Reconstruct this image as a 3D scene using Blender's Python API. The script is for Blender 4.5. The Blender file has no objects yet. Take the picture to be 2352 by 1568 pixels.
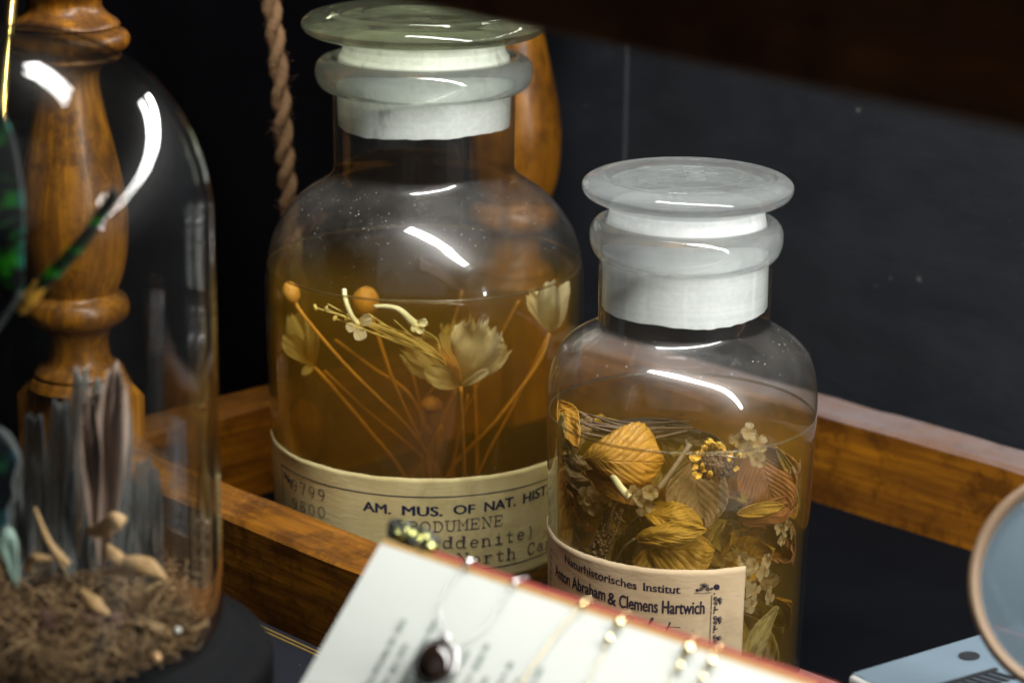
import bpy, bmesh, math, random
from mathutils import Vector, Matrix, noise as mnoise

rnd = random.Random(7)
SC = bpy.context.scene
COL = SC.collection
R = math.radians
PI = math.pi

# ------------------------------------------------------------------ camera
W, H, F = 2352.0, 1568.0, 5553.0          # working picture size and focal length in its pixels (85 mm)
PITCH, ROLL, CAM_H = R(16.0), R(0.5), 0.299
CAM = Vector((0, 0, CAM_H))
_f = Vector((0, math.cos(PITCH), -math.sin(PITCH)))
_u0 = Vector((0, math.sin(PITCH), math.cos(PITCH)))
_r0 = Vector((1, 0, 0))
_r = _r0 * math.cos(ROLL) + _u0 * math.sin(ROLL)
_u = -_r0 * math.sin(ROLL) + _u0 * math.cos(ROLL)
cam = bpy.data.cameras.new('camera')
cam.sensor_width = 36.0
cam.lens = F / W * 36.0
cam.clip_start, cam.clip_end = 0.02, 50.0
cam.dof.use_dof = True
cam.dof.focus_distance = 0.700
cam.dof.aperture_fstop = 12.5
cam.dof.aperture_blades = 0
camo = bpy.data.objects.new('camera', cam)
COL.objects.link(camo)
m = Matrix((_r, _u, -_f)).transposed().to_4x4()
m.translation = CAM
camo.matrix_world = m
SC.camera = camo

def ray(px, py):
    return (_r * ((px - W / 2) / F) - _u * ((py - H / 2) / F) + _f)

def at_d(px, py, d):
    return CAM + ray(px, py) * d

def at_z(px, py, z):
    d = ray(px, py)
    return CAM + d * ((z - CAM_H) / d.z)

def at_y(px, py, y):
    d = ray(px, py)
    return CAM + d * (y / d.y)

def depth_of(p):
    return (p - CAM).dot(_f)

def proj(p):
    q = p - CAM
    d = q.dot(_f)
    return (W / 2 + F * q.dot(_r) / d, H / 2 - F * q.dot(_u) / d)

# ------------------------------------------------------------------ world, lamps, exposure
world = bpy.data.worlds.new('World')
SC.world = world
world.use_nodes = True
world.node_tree.nodes['Background'].inputs[0].default_value = (0.55, 0.65, 0.8, 1)
world.node_tree.nodes['Background'].inputs[1].default_value = 0.005

SC.view_settings.view_transform = 'Standard'
SC.view_settings.look = 'None'
SC.view_settings.exposure = 0.3
SC.view_settings.gamma = 1.0
SC.view_settings.use_curve_mapping = False

def strip_light(name, a, b, width, power, toward, color=(1, 0.985, 0.955)):
    a, b, toward = Vector(a), Vector(b), Vector(toward)
    L = bpy.data.lights.new(name, 'AREA')
    L.shape = 'RECTANGLE'
    L.size = (b - a).length
    L.size_y = width
    L.energy = power
    L.color = color
    o = bpy.data.objects.new(name, L)
    COL.objects.link(o)
    mid = (a + b) / 2
    x = (b - a).normalized()
    z = -(toward - mid)
    z = (z - x * z.dot(x)).normalized()
    y = z.cross(x)
    mm = Matrix((x, y, z)).transposed().to_4x4()
    mm.translation = mid
    o.matrix_world = mm
    return o

strip_light('lamp_key', (-0.095, 0.630, 0.535), (0.85, -0.117, 0.185), 0.050, 9.0, (0.0, 0.70, 0.08))
strip_light('lamp_side', (0.216, 1.062, 0.45), (2.0, -1.03, 0.30), 0.022, 12.0, (-0.10, 0.52, 0.19))   # beyond the wall, whose unseen top is set to hide it from the jars

SC.render.engine = 'CYCLES'
def panel_light(name, loc, toward, size, power, color):
    L = bpy.data.lights.new(name, 'AREA')
    L.shape, L.size, L.energy, L.color = 'SQUARE', size, power, color
    o = bpy.data.objects.new(name, L)
    COL.objects.link(o)
    o.location = loc
    o.rotation_euler = (Vector(toward) - Vector(loc)).to_track_quat('-Z', 'Y').to_euler()
panel_light('lamp_fill', (-0.3, -1.6, 1.6), (0, 0.7, 0.1), 2.6, 5.0, (0.9, 0.95, 1.0))  # unseen fill added behind the camera to lift the board and stoppers
cy = SC.cycles
cy.use_denoising = True
try:
    cy.denoiser = 'OPENIMAGEDENOISE'
except Exception:
    pass
cy.max_bounces = 14
cy.transparent_max_bounces = 40
cy.transmission_bounces = 12
cy.glossy_bounces = 5
cy.diffuse_bounces = 4
cy.volume_bounces = 1
cy.caustics_reflective = False
cy.caustics_refractive = True
cy.blur_glossy = 0.3
cy.sample_clamp_indirect = 8.0

# ------------------------------------------------------------------ material helpers
def nd(nt, typ, ins=None, **attrs):
    n = nt.nodes.new(typ)
    for k, v in attrs.items():
        setattr(n, k, v)
    for k, v in (ins or {}).items():
        s = n.inputs[k]
        if isinstance(v, bpy.types.NodeSocket):
            nt.links.new(v, s)
        elif isinstance(v, tuple) and len(v) == 3 and s.type == 'RGBA':
            s.default_value = (*v, 1)
        else:
            s.default_value = v
    return n

def newmat(name):
    mt = bpy.data.materials.new(name)
    mt.use_nodes = True
    mt.node_tree.nodes.clear()
    return mt, mt.node_tree

def out(nt, surf, vol=None):
    o = nt.nodes.new('ShaderNodeOutputMaterial')
    if surf is not None:
        nt.links.new(surf, o.inputs['Surface'])
    if vol is not None:
        nt.links.new(vol, o.inputs['Volume'])

def mth(nt, op, a, b=0.0, c=0.0, clamp=False):
    return nd(nt, 'ShaderNodeMath', {0: a, 1: b, 2: c}, operation=op, use_clamp=clamp).outputs[0]

def ramp(nt, fac, stops):
    n = nd(nt, 'ShaderNodeValToRGB', {'Fac': fac})
    el = n.color_ramp.elements
    while len(el) < len(stops):
        el.new(0.5)
    for e, (p, c) in zip(el, stops):
        e.position = p
        e.color = (*c, 1) if len(c) == 3 else c
    return n.outputs[0]

def coords(nt, scale=(1, 1, 1), kind='Object'):
    tc = nd(nt, 'ShaderNodeTexCoord')
    return nd(nt, 'ShaderNodeMapping', {'Vector': tc.outputs[kind], 'Scale': scale}).outputs[0]

def noise(nt, vec, scale, detail=4.0, rough=0.55, dist=0.0):
    return nd(nt, 'ShaderNodeTexNoise', {'Vector': vec, 'Scale': scale, 'Detail': detail, 'Roughness': rough, 'Distortion': dist}).outputs['Fac']

def mixc(nt, fac, a, b, blend='MIX'):
    n = nd(nt, 'ShaderNodeMix', data_type='RGBA', blend_type=blend)
    for i, v in ((0, fac), (6, a), (7, b)):
        if isinstance(v, bpy.types.NodeSocket):
            nt.links.new(v, n.inputs[i])
        elif i == 0:
            n.inputs[0].default_value = v
        else:
            n.inputs[i].default_value = (*v, 1)
    return n.outputs[2]

def mixs(nt, fac, a, b):
    return nd(nt, 'ShaderNodeMixShader', {0: fac, 1: a, 2: b}).outputs[0]

def upness(nt, lo=0.3, hi=1.0):
    g = nd(nt, 'ShaderNodeNewGeometry')
    z = nd(nt, 'ShaderNodeSeparateXYZ', {0: g.outputs['Normal']}).outputs[2]
    return nd(nt, 'ShaderNodeMapRange', {0: z, 1: lo, 2: hi, 3: 0.0, 4: 1.0}, clamp=True).outputs[0]

def bump(nt, h, strength=0.3, dist=0.001):
    return nd(nt, 'ShaderNodeBump', {'Height': h, 'Strength': strength, 'Distance': dist}).outputs[0]

def wood_mat(name, axis, light=(0.42, 0.17, 0.025), dark=(0.10, 0.032, 0.006), rough=0.32, dust=0.0, coat=0.4, dustcol=(0.30, 0.25, 0.23)):
    mt, nt = newmat(name)
    s = [60.0, 60.0, 60.0]
    s[axis] = 5.0
    v = coords(nt, tuple(s))
    n1 = noise(nt, v, 1.3, 6, 0.62, 1.2)
    s2 = [420.0, 420.0, 420.0]
    s2[axis] = 22.0
    n2 = noise(nt, coords(nt, tuple(s2)), 1.0, 3, 0.6)
    n3 = noise(nt, coords(nt, (14, 14, 14)), 1.0, 3, 0.5)
    base = ramp(nt, n1, [(0.30, dark), (0.52, tuple(0.55 * a + 0.45 * b for a, b in zip(light, dark))), (0.72, light)])
    base = mixc(nt, mth(nt, 'MULTIPLY', ramp(nt, n2, [(0.40, (1, 1, 1)), (0.56, (0, 0, 0))]), 0.55), base, dark)
    base = mixc(nt, ramp(nt, n3, [(0.35, (0.45,) * 3), (0.65, (0, 0, 0))]), base, dark)
    dirt = noise(nt, coords(nt, (55, 55, 55)), 1.0, 7, 0.75)
    base = mixc(nt, ramp(nt, dirt, [(0.40, (0.75,) * 3), (0.52, (0, 0, 0))]), base, tuple(x * 0.6 for x in dark))
    s3 = [300.0, 300.0, 300.0]
    s3[axis] = 70.0
    scr = noise(nt, coords(nt, tuple(s3)), 1.0, 2, 0.5, 3.0)
    scm = mth(nt, 'MULTIPLY', ramp(nt, scr, [(0.485, (0, 0, 0)), (0.50, (1, 1, 1)), (0.515, (0, 0, 0))]), ramp(nt, n3, [(0.56, (0, 0, 0)), (0.64, (0.55,) * 3)]))
    base = mixc(nt, scm, base, tuple(min(1, x * 1.3 + 0.10) for x in light))
    rg = nd(nt, 'ShaderNodeMapRange', {0: n1, 1: 0.3, 2: 0.7, 3: rough + 0.15, 4: rough}).outputs[0]
    if dust > 0:
        nz = noise(nt, coords(nt, (40, 40, 40)), 1.0, 5, 0.7)
        df = mth(nt, 'MULTIPLY', mth(nt, 'MULTIPLY', upness(nt), dust), ramp(nt, nz, [(0.3, (0.45,) * 3), (0.65, (1,) * 3)]), clamp=True)
        base = mixc(nt, df, base, dustcol)
        rg = mth(nt, 'ADD', rg, mth(nt, 'MULTIPLY', df, 0.5), clamp=True)
    p = nd(nt, 'ShaderNodeBsdfPrincipled', {'Base Color': base, 'Roughness': rg, 'Coat Weight': coat, 'Coat Roughness': 0.22, 'Specular IOR Level': 0.25,
                                            'Normal': bump(nt, mth(nt, 'ADD', mth(nt, 'MULTIPLY', n2, 0.6), n1), 0.25, 0.0006)})
    out(nt, p.outputs[0])
    return mt

def plain_mat(name, col, rough=0.6, var=0.25, scale=60.0, bumpy=0.15, metal=0.0, spec=0.4, coat=0.0):
    mt, nt = newmat(name)
    nz = noise(nt, coords(nt, (scale,) * 3), 1.0, 5, 0.6)
    c = mixc(nt, nz, tuple(x * (1 - var) for x in col), tuple(min(1, x * (1 + var)) for x in col))
    fine = noise(nt, coords(nt, (scale * 9,) * 3), 1.0, 3, 0.6)
    p = nd(nt, 'ShaderNodeBsdfPrincipled', {'Base Color': c, 'Roughness': rough, 'Metallic': metal, 'Specular IOR Level': spec,
                                            'Coat Weight': coat, 'Normal': bump(nt, fine, bumpy, 0.0004)})
    out(nt, p.outputs[0])
    return mt

def shell_glass(name, tint=(0.95, 0.965, 0.95), edge=(0.55, 0.60, 0.54), dust=0.9, haze=0.085, refl=0.05, gloss=0.02, soft=0.03, pw=4.5):
    """thin wall of glass: clear with a grazing reflection, specks and lint of dust on the upward faces"""
    mt, nt = newmat(name)
    fc = nd(nt, 'ShaderNodeLayerWeight', {'Blend': 0.5}).outputs['Facing']
    f5 = mth(nt, 'POWER', fc, pw)
    fr = mth(nt, 'ADD', mth(nt, 'MULTIPLY', f5, 0.85), refl, clamp=True)
    tr = nd(nt, 'ShaderNodeBsdfTransparent', {'Color': mixc(nt, mth(nt, 'POWER', fc, 3.0), tint, edge)})
    wav = noise(nt, coords(nt, (22, 22, 22)), 1.0, 2, 0.5)
    gl = nd(nt, 'ShaderNodeBsdfAnisotropic', {'Color': (1, 1, 1), 'Roughness': gloss, 'Normal': bump(nt, wav, 0.08, 0.004)})
    s = mixs(nt, fr, tr.outputs[0], gl.outputs[0])
    gl2 = nd(nt, 'ShaderNodeBsdfAnisotropic', {'Color': (1, 1, 1), 'Roughness': 0.32})
    s = mixs(nt, soft, s, gl2.outputs[0])
    up = upness(nt, 0.02, 0.85)
    vor = nd(nt, 'ShaderNodeTexVoronoi', {'Vector': coords(nt, (1, 1, 1)), 'Scale': 1150.0, 'Randomness': 1.0})
    rad = nd(nt, 'ShaderNodeSeparateColor', {0: vor.outputs['Color']})
    size = mth(nt, 'MULTIPLY', mth(nt, 'POWER', rad.outputs[0], 3.0), 0.25)
    speck = mth(nt, 'MULTIPLY', mth(nt, 'LESS_THAN', vor.outputs['Distance'], size), mth(nt, 'GREATER_THAN', rad.outputs[1], 0.45))
    lint = noise(nt, coords(nt, (520, 520, 520)), 1.0, 2, 0.5, 2.5)
    lint = ramp(nt, lint, [(0.495, (0, 0, 0)), (0.502, (1, 1, 1)), (0.509, (0, 0, 0))])
    lmask = ramp(nt, noise(nt, coords(nt, (160, 160, 160)), 1.0, 3), [(0.62, (0, 0, 0)), (0.68, (1, 1, 1))])
    patch = ramp(nt, noise(nt, coords(nt, (26, 26, 26)), 1.0, 4, 0.65), [(0.38, (0.05,) * 3), (0.72, (1, 1, 1))])
    d = mth(nt, 'ADD', mth(nt, 'MULTIPLY', speck, 1.0), mth(nt, 'MULTIPLY', lint, lmask), clamp=True)
    clump = ramp(nt, noise(nt, coords(nt, (48, 48, 48)), 1.0, 5, 0.7), [(0.38, (0.14,) * 3), (0.64, (1, 1, 1))])
    d = mth(nt, 'MULTIPLY', mth(nt, 'ADD', mth(nt, 'MULTIPLY', mth(nt, 'MULTIPLY', d, clump), dust), mth(nt, 'MULTIPLY', patch, haze)), mth(nt, 'ADD', mth(nt, 'MULTIPLY', up, 0.93), 0.07), clamp=True)
    df = nd(nt, 'ShaderNodeBsdfDiffuse', {'Color': (0.62, 0.60, 0.56)})
    s = mixs(nt, d, s, df.outputs[0])
    out(nt, s)
    return mt

def solid_glass(name, tint=(0.93, 0.97, 0.93), frost=0.12, rough=0.03, wavy=0.25, frostcol=(0.62, 0.66, 0.64), clear=0.36):
    mt, nt = newmat(name)
    wv = noise(nt, coords(nt, (90, 90, 90)), 1.0, 3, 0.5)
    bm_ = bump(nt, wv, wavy, 0.0012)
    g = nd(nt, 'ShaderNodeBsdfPrincipled', {'Base Color': tint, 'Roughness': rough, 'IOR': 1.47, 'Transmission Weight': 1.0, 'Normal': bm_})
    a = nd(nt, 'ShaderNodeBsdfDiffuse', {'Color': frostcol})
    b = nd(nt, 'ShaderNodeBsdfTranslucent', {'Color': frostcol})
    t = nd(nt, 'ShaderNodeBsdfTransparent', {'Color': tint})
    fz = mixs(nt, 0.5, a.outputs[0], b.outputs[0])
    pt = noise(nt, coords(nt, (70, 70, 70)), 1.0, 5, 0.65)
    fac = mth(nt, 'MULTIPLY', ramp(nt, pt, [(0.3, (0.75,) * 3), (0.7, (1.0,) * 3)]), frost, clamp=True)
    s = mixs(nt, clear, g.outputs[0], t.outputs[0])
    s = mixs(nt, fac, s, fz)
    gl = nd(nt, 'ShaderNodeBsdfAnisotropic', {'Color': (1, 1, 1), 'Roughness': 0.05, 'Normal': bm_})
    fcn = nd(nt, 'ShaderNodeLayerWeight', {'Blend': 0.5}).outputs['Facing']
    s = mixs(nt, mth(nt, 'ADD', mth(nt, 'MULTIPLY', mth(nt, 'POWER', fcn, 4.0), 0.25), 0.03), s, gl.outputs[0])
    out(nt, s)
    return mt

def frosted(name, col=(0.92, 0.96, 0.93)):
    """ground glass: white scattering with fine turning lines and a few clear smears"""
    mt, nt = newmat(name)
    lines = noise(nt, coords(nt, (10, 10, 620)), 1.0, 5, 0.75)
    spk = noise(nt, coords(nt, (620, 620, 620)), 1.0, 3, 0.6)
    pt = noise(nt, coords(nt, (55, 55, 26)), 1.0, 5, 0.62)
    drip = noise(nt, coords(nt, (95, 95, 9)), 1.0, 3, 0.5)
    fc = nd(nt, 'ShaderNodeLayerWeight', {'Blend': 0.5}).outputs['Facing']
    c = mixc(nt, ramp(nt, lines, [(0.36, (0, 0, 0)), (0.66, (1, 1, 1))]), tuple(x * 0.86 for x in col), col)
    c = mixc(nt, ramp(nt, spk, [(0.45, (0, 0, 0)), (0.7, (0.8,) * 3)]), c, tuple(min(1, x * 1.25) for x in col))
    nrm = bump(nt, mth(nt, 'ADD', lines, spk), 0.22, 0.0004)
    a = nd(nt, 'ShaderNodeBsdfPrincipled', {'Base Color': c, 'Roughness': 0.34, 'Specular IOR Level': 0.6, 'Normal': nrm})
    b = nd(nt, 'ShaderNodeBsdfTranslucent', {'Color': c})
    t = nd(nt, 'ShaderNodeBsdfTransparent', {'Color': (0.9, 0.92, 0.9)})
    s = mixs(nt, 0.22, a.outputs[0], b.outputs[0])
    clear = mth(nt, 'ADD', ramp(nt, pt, [(0.30, (0.70,) * 3), (0.40, (0.12,) * 3), (0.7, (0.05,) * 3)]), mth(nt, 'MULTIPLY', mth(nt, 'POWER', fc, 3.0), 0.5), clamp=True)
    clear = mth(nt, 'SUBTRACT', clear, ramp(nt, drip, [(0.58, (0, 0, 0)), (0.68, (0.25,) * 3)]), clamp=True)
    s = mixs(nt, clear, s, t.outputs[0])
    out(nt, s)
    return mt

def liquid_mat(name, absorb_d, absorb_c, scat_d, scat_c):
    mt, nt = newmat(name)
    fc = nd(nt, 'ShaderNodeLayerWeight', {'Blend': 0.5}).outputs['Facing']
    fr = mth(nt, 'ADD', mth(nt, 'MULTIPLY', mth(nt, 'POWER', fc, 5.0), 0.35), 0.010, clamp=True)
    tr = nd(nt, 'ShaderNodeBsdfTransparent', {'Color': (1, 1, 1)})
    gl = nd(nt, 'ShaderNodeBsdfAnisotropic', {'Color': (1, 0.97, 0.9), 'Roughness': 0.03})
    va = nd(nt, 'ShaderNodeVolumeAbsorption', {'Color': absorb_c, 'Density': absorb_d})
    vs = nd(nt, 'ShaderNodeVolumeScatter', {'Color': scat_c, 'Density': scat_d, 'Anisotropy': 0.2})
    v = nd(nt, 'ShaderNodeAddShader', {0: va.outputs[0], 1: vs.outputs[0]})
    out(nt, mixs(nt, fr, tr.outputs[0], gl.outputs[0]), v.outputs[0])
    return mt

def paper_mat(name, col, stain, rough=0.8):
    mt, nt = newmat(name)
    n1 = noise(nt, coords(nt, (28, 28, 28)), 1.0, 6, 0.65)
    n2 = noise(nt, coords(nt, (260, 260, 900)), 1.0, 3, 0.6)
    fox = ramp(nt, noise(nt, coords(nt, (190, 190, 190)), 1.0, 3, 0.5), [(0.70, (0, 0, 0)), (0.76, (0.6,) * 3)])
    c = ramp(nt, n1, [(0.3, stain), (0.62, col)])
    tide = ramp(nt, noise(nt, coords(nt, (17, 17, 17)), 1.0, 5, 0.6), [(0.52, (0, 0, 0)), (0.565, (0.55,) * 3), (0.60, (0.22,) * 3)])
    c = mixc(nt, tide, c, tuple(x * 0.72 for x in stain))
    c = mixc(nt, fox, c, tuple(x * 0.5 for x in stain))
    c = mixc(nt, mth(nt, 'MULTIPLY', n2, 0.2), c, tuple(x * 0.75 for x in col))
    p = nd(nt, 'ShaderNodeBsdfPrincipled', {'Base Color': c, 'Roughness': rough, 'Specular IOR Level': 0.25, 'Normal': bump(nt, n2, 0.35, 0.0003)})
    out(nt, p.outputs[0])
    return mt

def petal_mat(name, base, tip, veins=46.0, transl=0.45, clear=0.15, vein_dark=0.8):
    """thin soaked petal: U runs from base to tip, V across"""
    mt, nt = newmat(name)
    uv = nd(nt, 'ShaderNodeTexCoord').outputs['UV']
    sp = nd(nt, 'ShaderNodeSeparateXYZ', {0: uv})
    vn = nd(nt, 'ShaderNodeCombineXYZ', {0: mth(nt, 'MULTIPLY', sp.outputs[0], 5.0), 1: mth(nt, 'MULTIPLY', sp.outputs[1], veins), 2: 0.0}).outputs[0]
    nz = noise(nt, vn, 1.0, 3, 0.6, 0.8)
    v2 = noise(nt, coords(nt, (90, 90, 90)), 1.0, 4)
    c = ramp(nt, sp.outputs[0], [(0.02, base), (0.6, tip)])
    c = mixc(nt, ramp(nt, nz, [(0.38, (vein_dark,) * 3), (0.52, (0, 0, 0))]), c, tuple(x * 0.62 for x in base))
    c = mixc(nt, mth(nt, 'MULTIPLY', v2, 0.35), c, tuple(x * 0.7 for x in tip))
    a = nd(nt, 'ShaderNodeBsdfPrincipled', {'Base Color': c, 'Roughness': 0.45, 'Normal': bump(nt, nz, 0.5, 0.0006)})
    b = nd(nt, 'ShaderNodeBsdfTranslucent', {'Color': c})
    t = nd(nt, 'ShaderNodeBsdfTransparent', {})
    s = mixs(nt, transl, a.outputs[0], b.outputs[0])
    s = mixs(nt, clear, s, t.outputs[0])
    out(nt, s)
    return mt

def leaf_mat(name, col, vein, n_side=9.0, transl=0.25, rough=0.5):
    mt, nt = newmat(name)
    uv = nd(nt, 'ShaderNodeTexCoord').outputs['UV']
    sp = nd(nt, 'ShaderNodeSeparateXYZ', {0: uv})
    av = mth(nt, 'ABSOLUTE', mth(nt, 'MULTIPLY_ADD', sp.outputs[1], 2.0, -1.0))
    irr = noise(nt, coords(nt, (85, 85, 85)), 1.0, 3, 0.6)
    ph = mth(nt, 'FRACT', mth(nt, 'MULTIPLY_ADD', irr, 1.1, mth(nt, 'MULTIPLY', mth(nt, 'MULTIPLY_ADD', av, -0.38, sp.outputs[0]), n_side)))
    side = ramp(nt, ph, [(0.0, (1, 1, 1)), (0.10, (0, 0, 0)), (0.92, (0, 0, 0)), (1.0, (1, 1, 1))])
    mid = ramp(nt, av, [(0.0, (1, 1, 1)), (0.06, (0, 0, 0))])
    fine = nd(nt, 'ShaderNodeTexVoronoi', {'Vector': nd(nt, 'ShaderNodeMapping', {'Vector': uv, 'Scale': (26, 14, 1)}).outputs[0], 'Scale': 1.0}, feature='DISTANCE_TO_EDGE').outputs[0]
    fv = ramp(nt, fine, [(0.0, (0.4,) * 3), (0.09, (0, 0, 0))])
    vv = mth(nt, 'MAXIMUM', mth(nt, 'MAXIMUM', side, mid), fv)
    n1 = noise(nt, coords(nt, (70, 70, 70)), 1.0, 5, 0.6)
    c = ramp(nt, n1, [(0.3, tuple(x * 0.62 for x in col)), (0.65, col)])
    c = mixc(nt, mth(nt, 'MULTIPLY', vv, 0.42), c, vein)
    hgt = mth(nt, 'ADD', mth(nt, 'MULTIPLY', vv, -1.0), mth(nt, 'MULTIPLY', mth(nt, 'SINE', mth(nt, 'MULTIPLY', ph, PI)), 0.8))
    a = nd(nt, 'ShaderNodeBsdfPrincipled', {'Base Color': c, 'Roughness': rough, 'Normal': bump(nt, hgt, 0.45, 0.0008)})
    b = nd(nt, 'ShaderNodeBsdfTranslucent', {'Color': c})
    out(nt, mixs(nt, transl, a.outputs[0], b.outputs[0]))
    return mt

def wing_mat(name, base, band, nb=7.0, edge=(0.01, 0.08, 0.09)):
    mt, nt = newmat(name)
    uv = nd(nt, 'ShaderNodeTexCoord').outputs['UV']
    sp = nd(nt, 'ShaderNodeSeparateXYZ', {0: uv})
    nz = noise(nt, coords(nt, (120, 120, 120)), 1.0, 3, 0.6)
    ph_u = sp.outputs[0]
    ph = noise(nt, nd(nt, 'ShaderNodeCombineXYZ', {0: mth(nt, 'MULTIPLY', ph_u, nb), 1: mth(nt, 'MULTIPLY', sp.outputs[1], 0.7), 2: 0.0}).outputs[0], 1.0, 3, 0.6, 0.4)
    b = ramp(nt, ph, [(0.50, (0, 0, 0)), (0.60, (1, 1, 1))])
    bc = mixc(nt, ramp(nt, sp.outputs[1], [(0.75, (0, 0, 0)), (0.92, (1, 1, 1))]), band, edge)
    c = mixc(nt, b, base, bc)
    p = nd(nt, 'ShaderNodeBsdfPrincipled', {'Base Color': c, 'Roughness': 0.45, 'Normal': bump(nt, nz, 0.3, 0.0005)})
    out(nt, p.outputs[0])
    return mt

# ------------------------------------------------------------------ geometry helpers
WLOC = {}
IN_JAR = [None]

class MB:
    def __init__(self):
        self.v, self.f, self.uv, self.mi = [], [], [], []
        self.cur = 0

    def face(self, idx, uvs=None):
        self.f.append(tuple(idx))
        self.uv.append(uvs)
        self.mi.append(self.cur)

    def add(self, vs, fs, uvs=None):
        b = len(self.v)
        self.v += [Vector(p) for p in vs]
        for k, f in enumerate(fs):
            self.face([b + i for i in f], None if uvs is None else [uvs[i] for i in f])

    def grid(self, fn, nu, nv, wrap_v=False):
        vs, uvs = [], []
        for i in range(nu + 1):
            for j in range(nv + (0 if wrap_v else 1)):
                u, v = i / nu, j / nv
                vs.append(fn(u, v))
                uvs.append((u, v))
        m_ = nv if wrap_v else nv + 1
        fs = []
        for i in range(nu):
            for j in range(nv):
                j2 = (j + 1) % m_
                fs.append((i * m_ + j, i * m_ + j2, (i + 1) * m_ + j2, (i + 1) * m_ + j))
        self.add(vs, fs, uvs)

    def lathe(self, prof, c, n=96, close=False):
        c = Vector(c)
        vs = []
        for r, z in prof:
            for k in range(n):
                a = 2 * PI * k / n
                vs.append(c + Vector((r * math.cos(a), r * math.sin(a), z)))
        fs = []
        m_ = len(prof)
        for i in range(m_ if close else m_ - 1):
            i2 = (i + 1) % m_
            for k in range(n):
                k2 = (k + 1) % n
                fs.append((i * n + k, i * n + k2, i2 * n + k2, i2 * n + k))
        self.add(vs, fs)

    def tube(self, pts, rad, n=8, cap=True):
        pts = [Vector(p) for p in pts]
        if not isinstance(rad, (list, tuple)):
            rad = [rad] * len(pts)
        t0 = (pts[1] - pts[0]).normalized()
        a = t0.orthogonal().normalized()
        vs = []
        for i, p in enumerate(pts):
            t = (pts[min(i + 1, len(pts) - 1)] - pts[max(i - 1, 0)])
            t = t.normalized() if t.length > 1e-12 else t0
            a = (a - t * a.dot(t))
            a = a.normalized() if a.length > 1e-9 else t.orthogonal().normalized()
            b = t.cross(a)
            for k in range(n):
                g = 2 * PI * k / n
                vs.append(p + (a * math.cos(g) + b * math.sin(g)) * rad[i])
        fs = []
        uvs = []
        for i in range(len(pts)):
            for k in range(n):
                uvs.append((i / (len(pts) - 1), k / n))
        for i in range(len(pts) - 1):
            for k in range(n):
                k2 = (k + 1) % n
                fs.append((i * n + k, i * n + k2, (i + 1) * n + k2, (i + 1) * n + k))
        if cap:
            fs.append(tuple(range(n - 1, -1, -1)))
            fs.append(tuple((len(pts) - 1) * n + k for k in range(n)))
        self.add(vs, fs, uvs)

    def box(self, c, ax, ay, az):
        c, ax, ay, az = map(Vector, (c, ax, ay, az))
        vs = [c + ax * x + ay * y + az * z for x in (-1, 1) for y in (-1, 1) for z in (-1, 1)]
        self.add(vs, [(0, 1, 3, 2), (4, 6, 7, 5), (0, 4, 5, 1), (2, 3, 7, 6), (0, 2, 6, 4), (1, 5, 7, 3)])

    def blob(self, c, rx, ry=None, rz=None, seg=10, rings=7, axis=None, bumpy=0.0, seed=0.0):
        ry = rx if ry is None else ry
        rz = rx if rz is None else rz
        c = Vector(c)
        q = Vector((0, 0, 1)).rotation_difference(Vector(axis)) if axis is not None else None
        vs = []
        for i in range(rings + 1):
            th = PI * i / rings
            for k in range(seg):
                a = 2 * PI * k / seg
                d = Vector((math.sin(th) * math.cos(a), math.sin(th) * math.sin(a), math.cos(th)))
                s = 1.0 + (bumpy * mnoise.noise(d * 2.3 + Vector((seed, seed * 1.7, 0))) if bumpy else 0)
                p = Vector((d.x * rx, d.y * ry, d.z * rz)) * s
                if q is not None:
                    p = q @ p
                vs.append(c + p)
        fs = []
        for i in range(rings):
            for k in range(seg):
                k2 = (k + 1) % seg
                fs.append((i * seg + k, i * seg + k2, (i + 1) * seg + k2, (i + 1) * seg + k))
        self.add(vs, fs)

    def build(self, name, mats, parent=None, smooth=True, loc=None, solid=0.0, bevel=0.0, subd=0, weld=True, sharp=None):
        base = Vector(WLOC.get(parent.name, (0, 0, 0))) if parent else Vector((0, 0, 0))
        o_loc = Vector(loc) if loc is not None else base
        if IN_JAR[0] is not None:                       # keep soaked things within the glass
            j = IN_JAR[0]
            for p in self.v:
                d_ = Vector((p.x - j.P.x, p.y - j.P.y))
                r_ = j.radius(p.z) - 0.0028
                if d_.length > r_ * 0.93:
                    q = r_ * (0.93 + 0.07 * (1 - math.exp(-(d_.length / r_ - 0.93) / 0.07)))
                    p.x, p.y = j.P.x + d_.x / d_.length * q, j.P.y + d_.y / d_.length * q
        me = bpy.data.meshes.new(name)
        me.from_pydata([tuple(p - o_loc) for p in self.v], [], self.f)
        if any(u is not None for u in self.uv):
            lay = me.uv_layers.new(name='UVMap')
            for poly, uvs in zip(me.polygons, self.uv):
                if uvs is not None:
                    for li, uvv in zip(poly.loop_indices, uvs):
                        lay.data[li].uv = uvv
        mats = mats if isinstance(mats, (list, tuple)) else [mats]
        for mt in mats:
            me.materials.append(mt)
        if len(mats) > 1:
            me.polygons.foreach_set('material_index', self.mi)
        if smooth:
            me.polygons.foreach_set('use_smooth', [True] * len(me.polygons))
        if weld:
            bm = bmesh.new()
            bm.from_mesh(me)
            bmesh.ops.remove_doubles(bm, verts=bm.verts, dist=1e-7)
            bm.to_mesh(me)
            bm.free()
        if sharp is not None:
            me.set_sharp_from_angle(angle=R(sharp))
        me.validate()
        o = bpy.data.objects.new(name, me)
        COL.objects.link(o)
        o.location = o_loc - base
        if parent:
            o.parent = parent
        WLOC[o.name] = o_loc
        if bevel > 0:
            b = o.modifiers.new('bevel', 'BEVEL')
            b.width, b.segments, b.limit_method, b.angle_limit = bevel, 3, 'ANGLE', R(30)
        if subd:
            s = o.modifiers.new('subd', 'SUBSURF')
            s.levels = s.render_levels = subd
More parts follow.
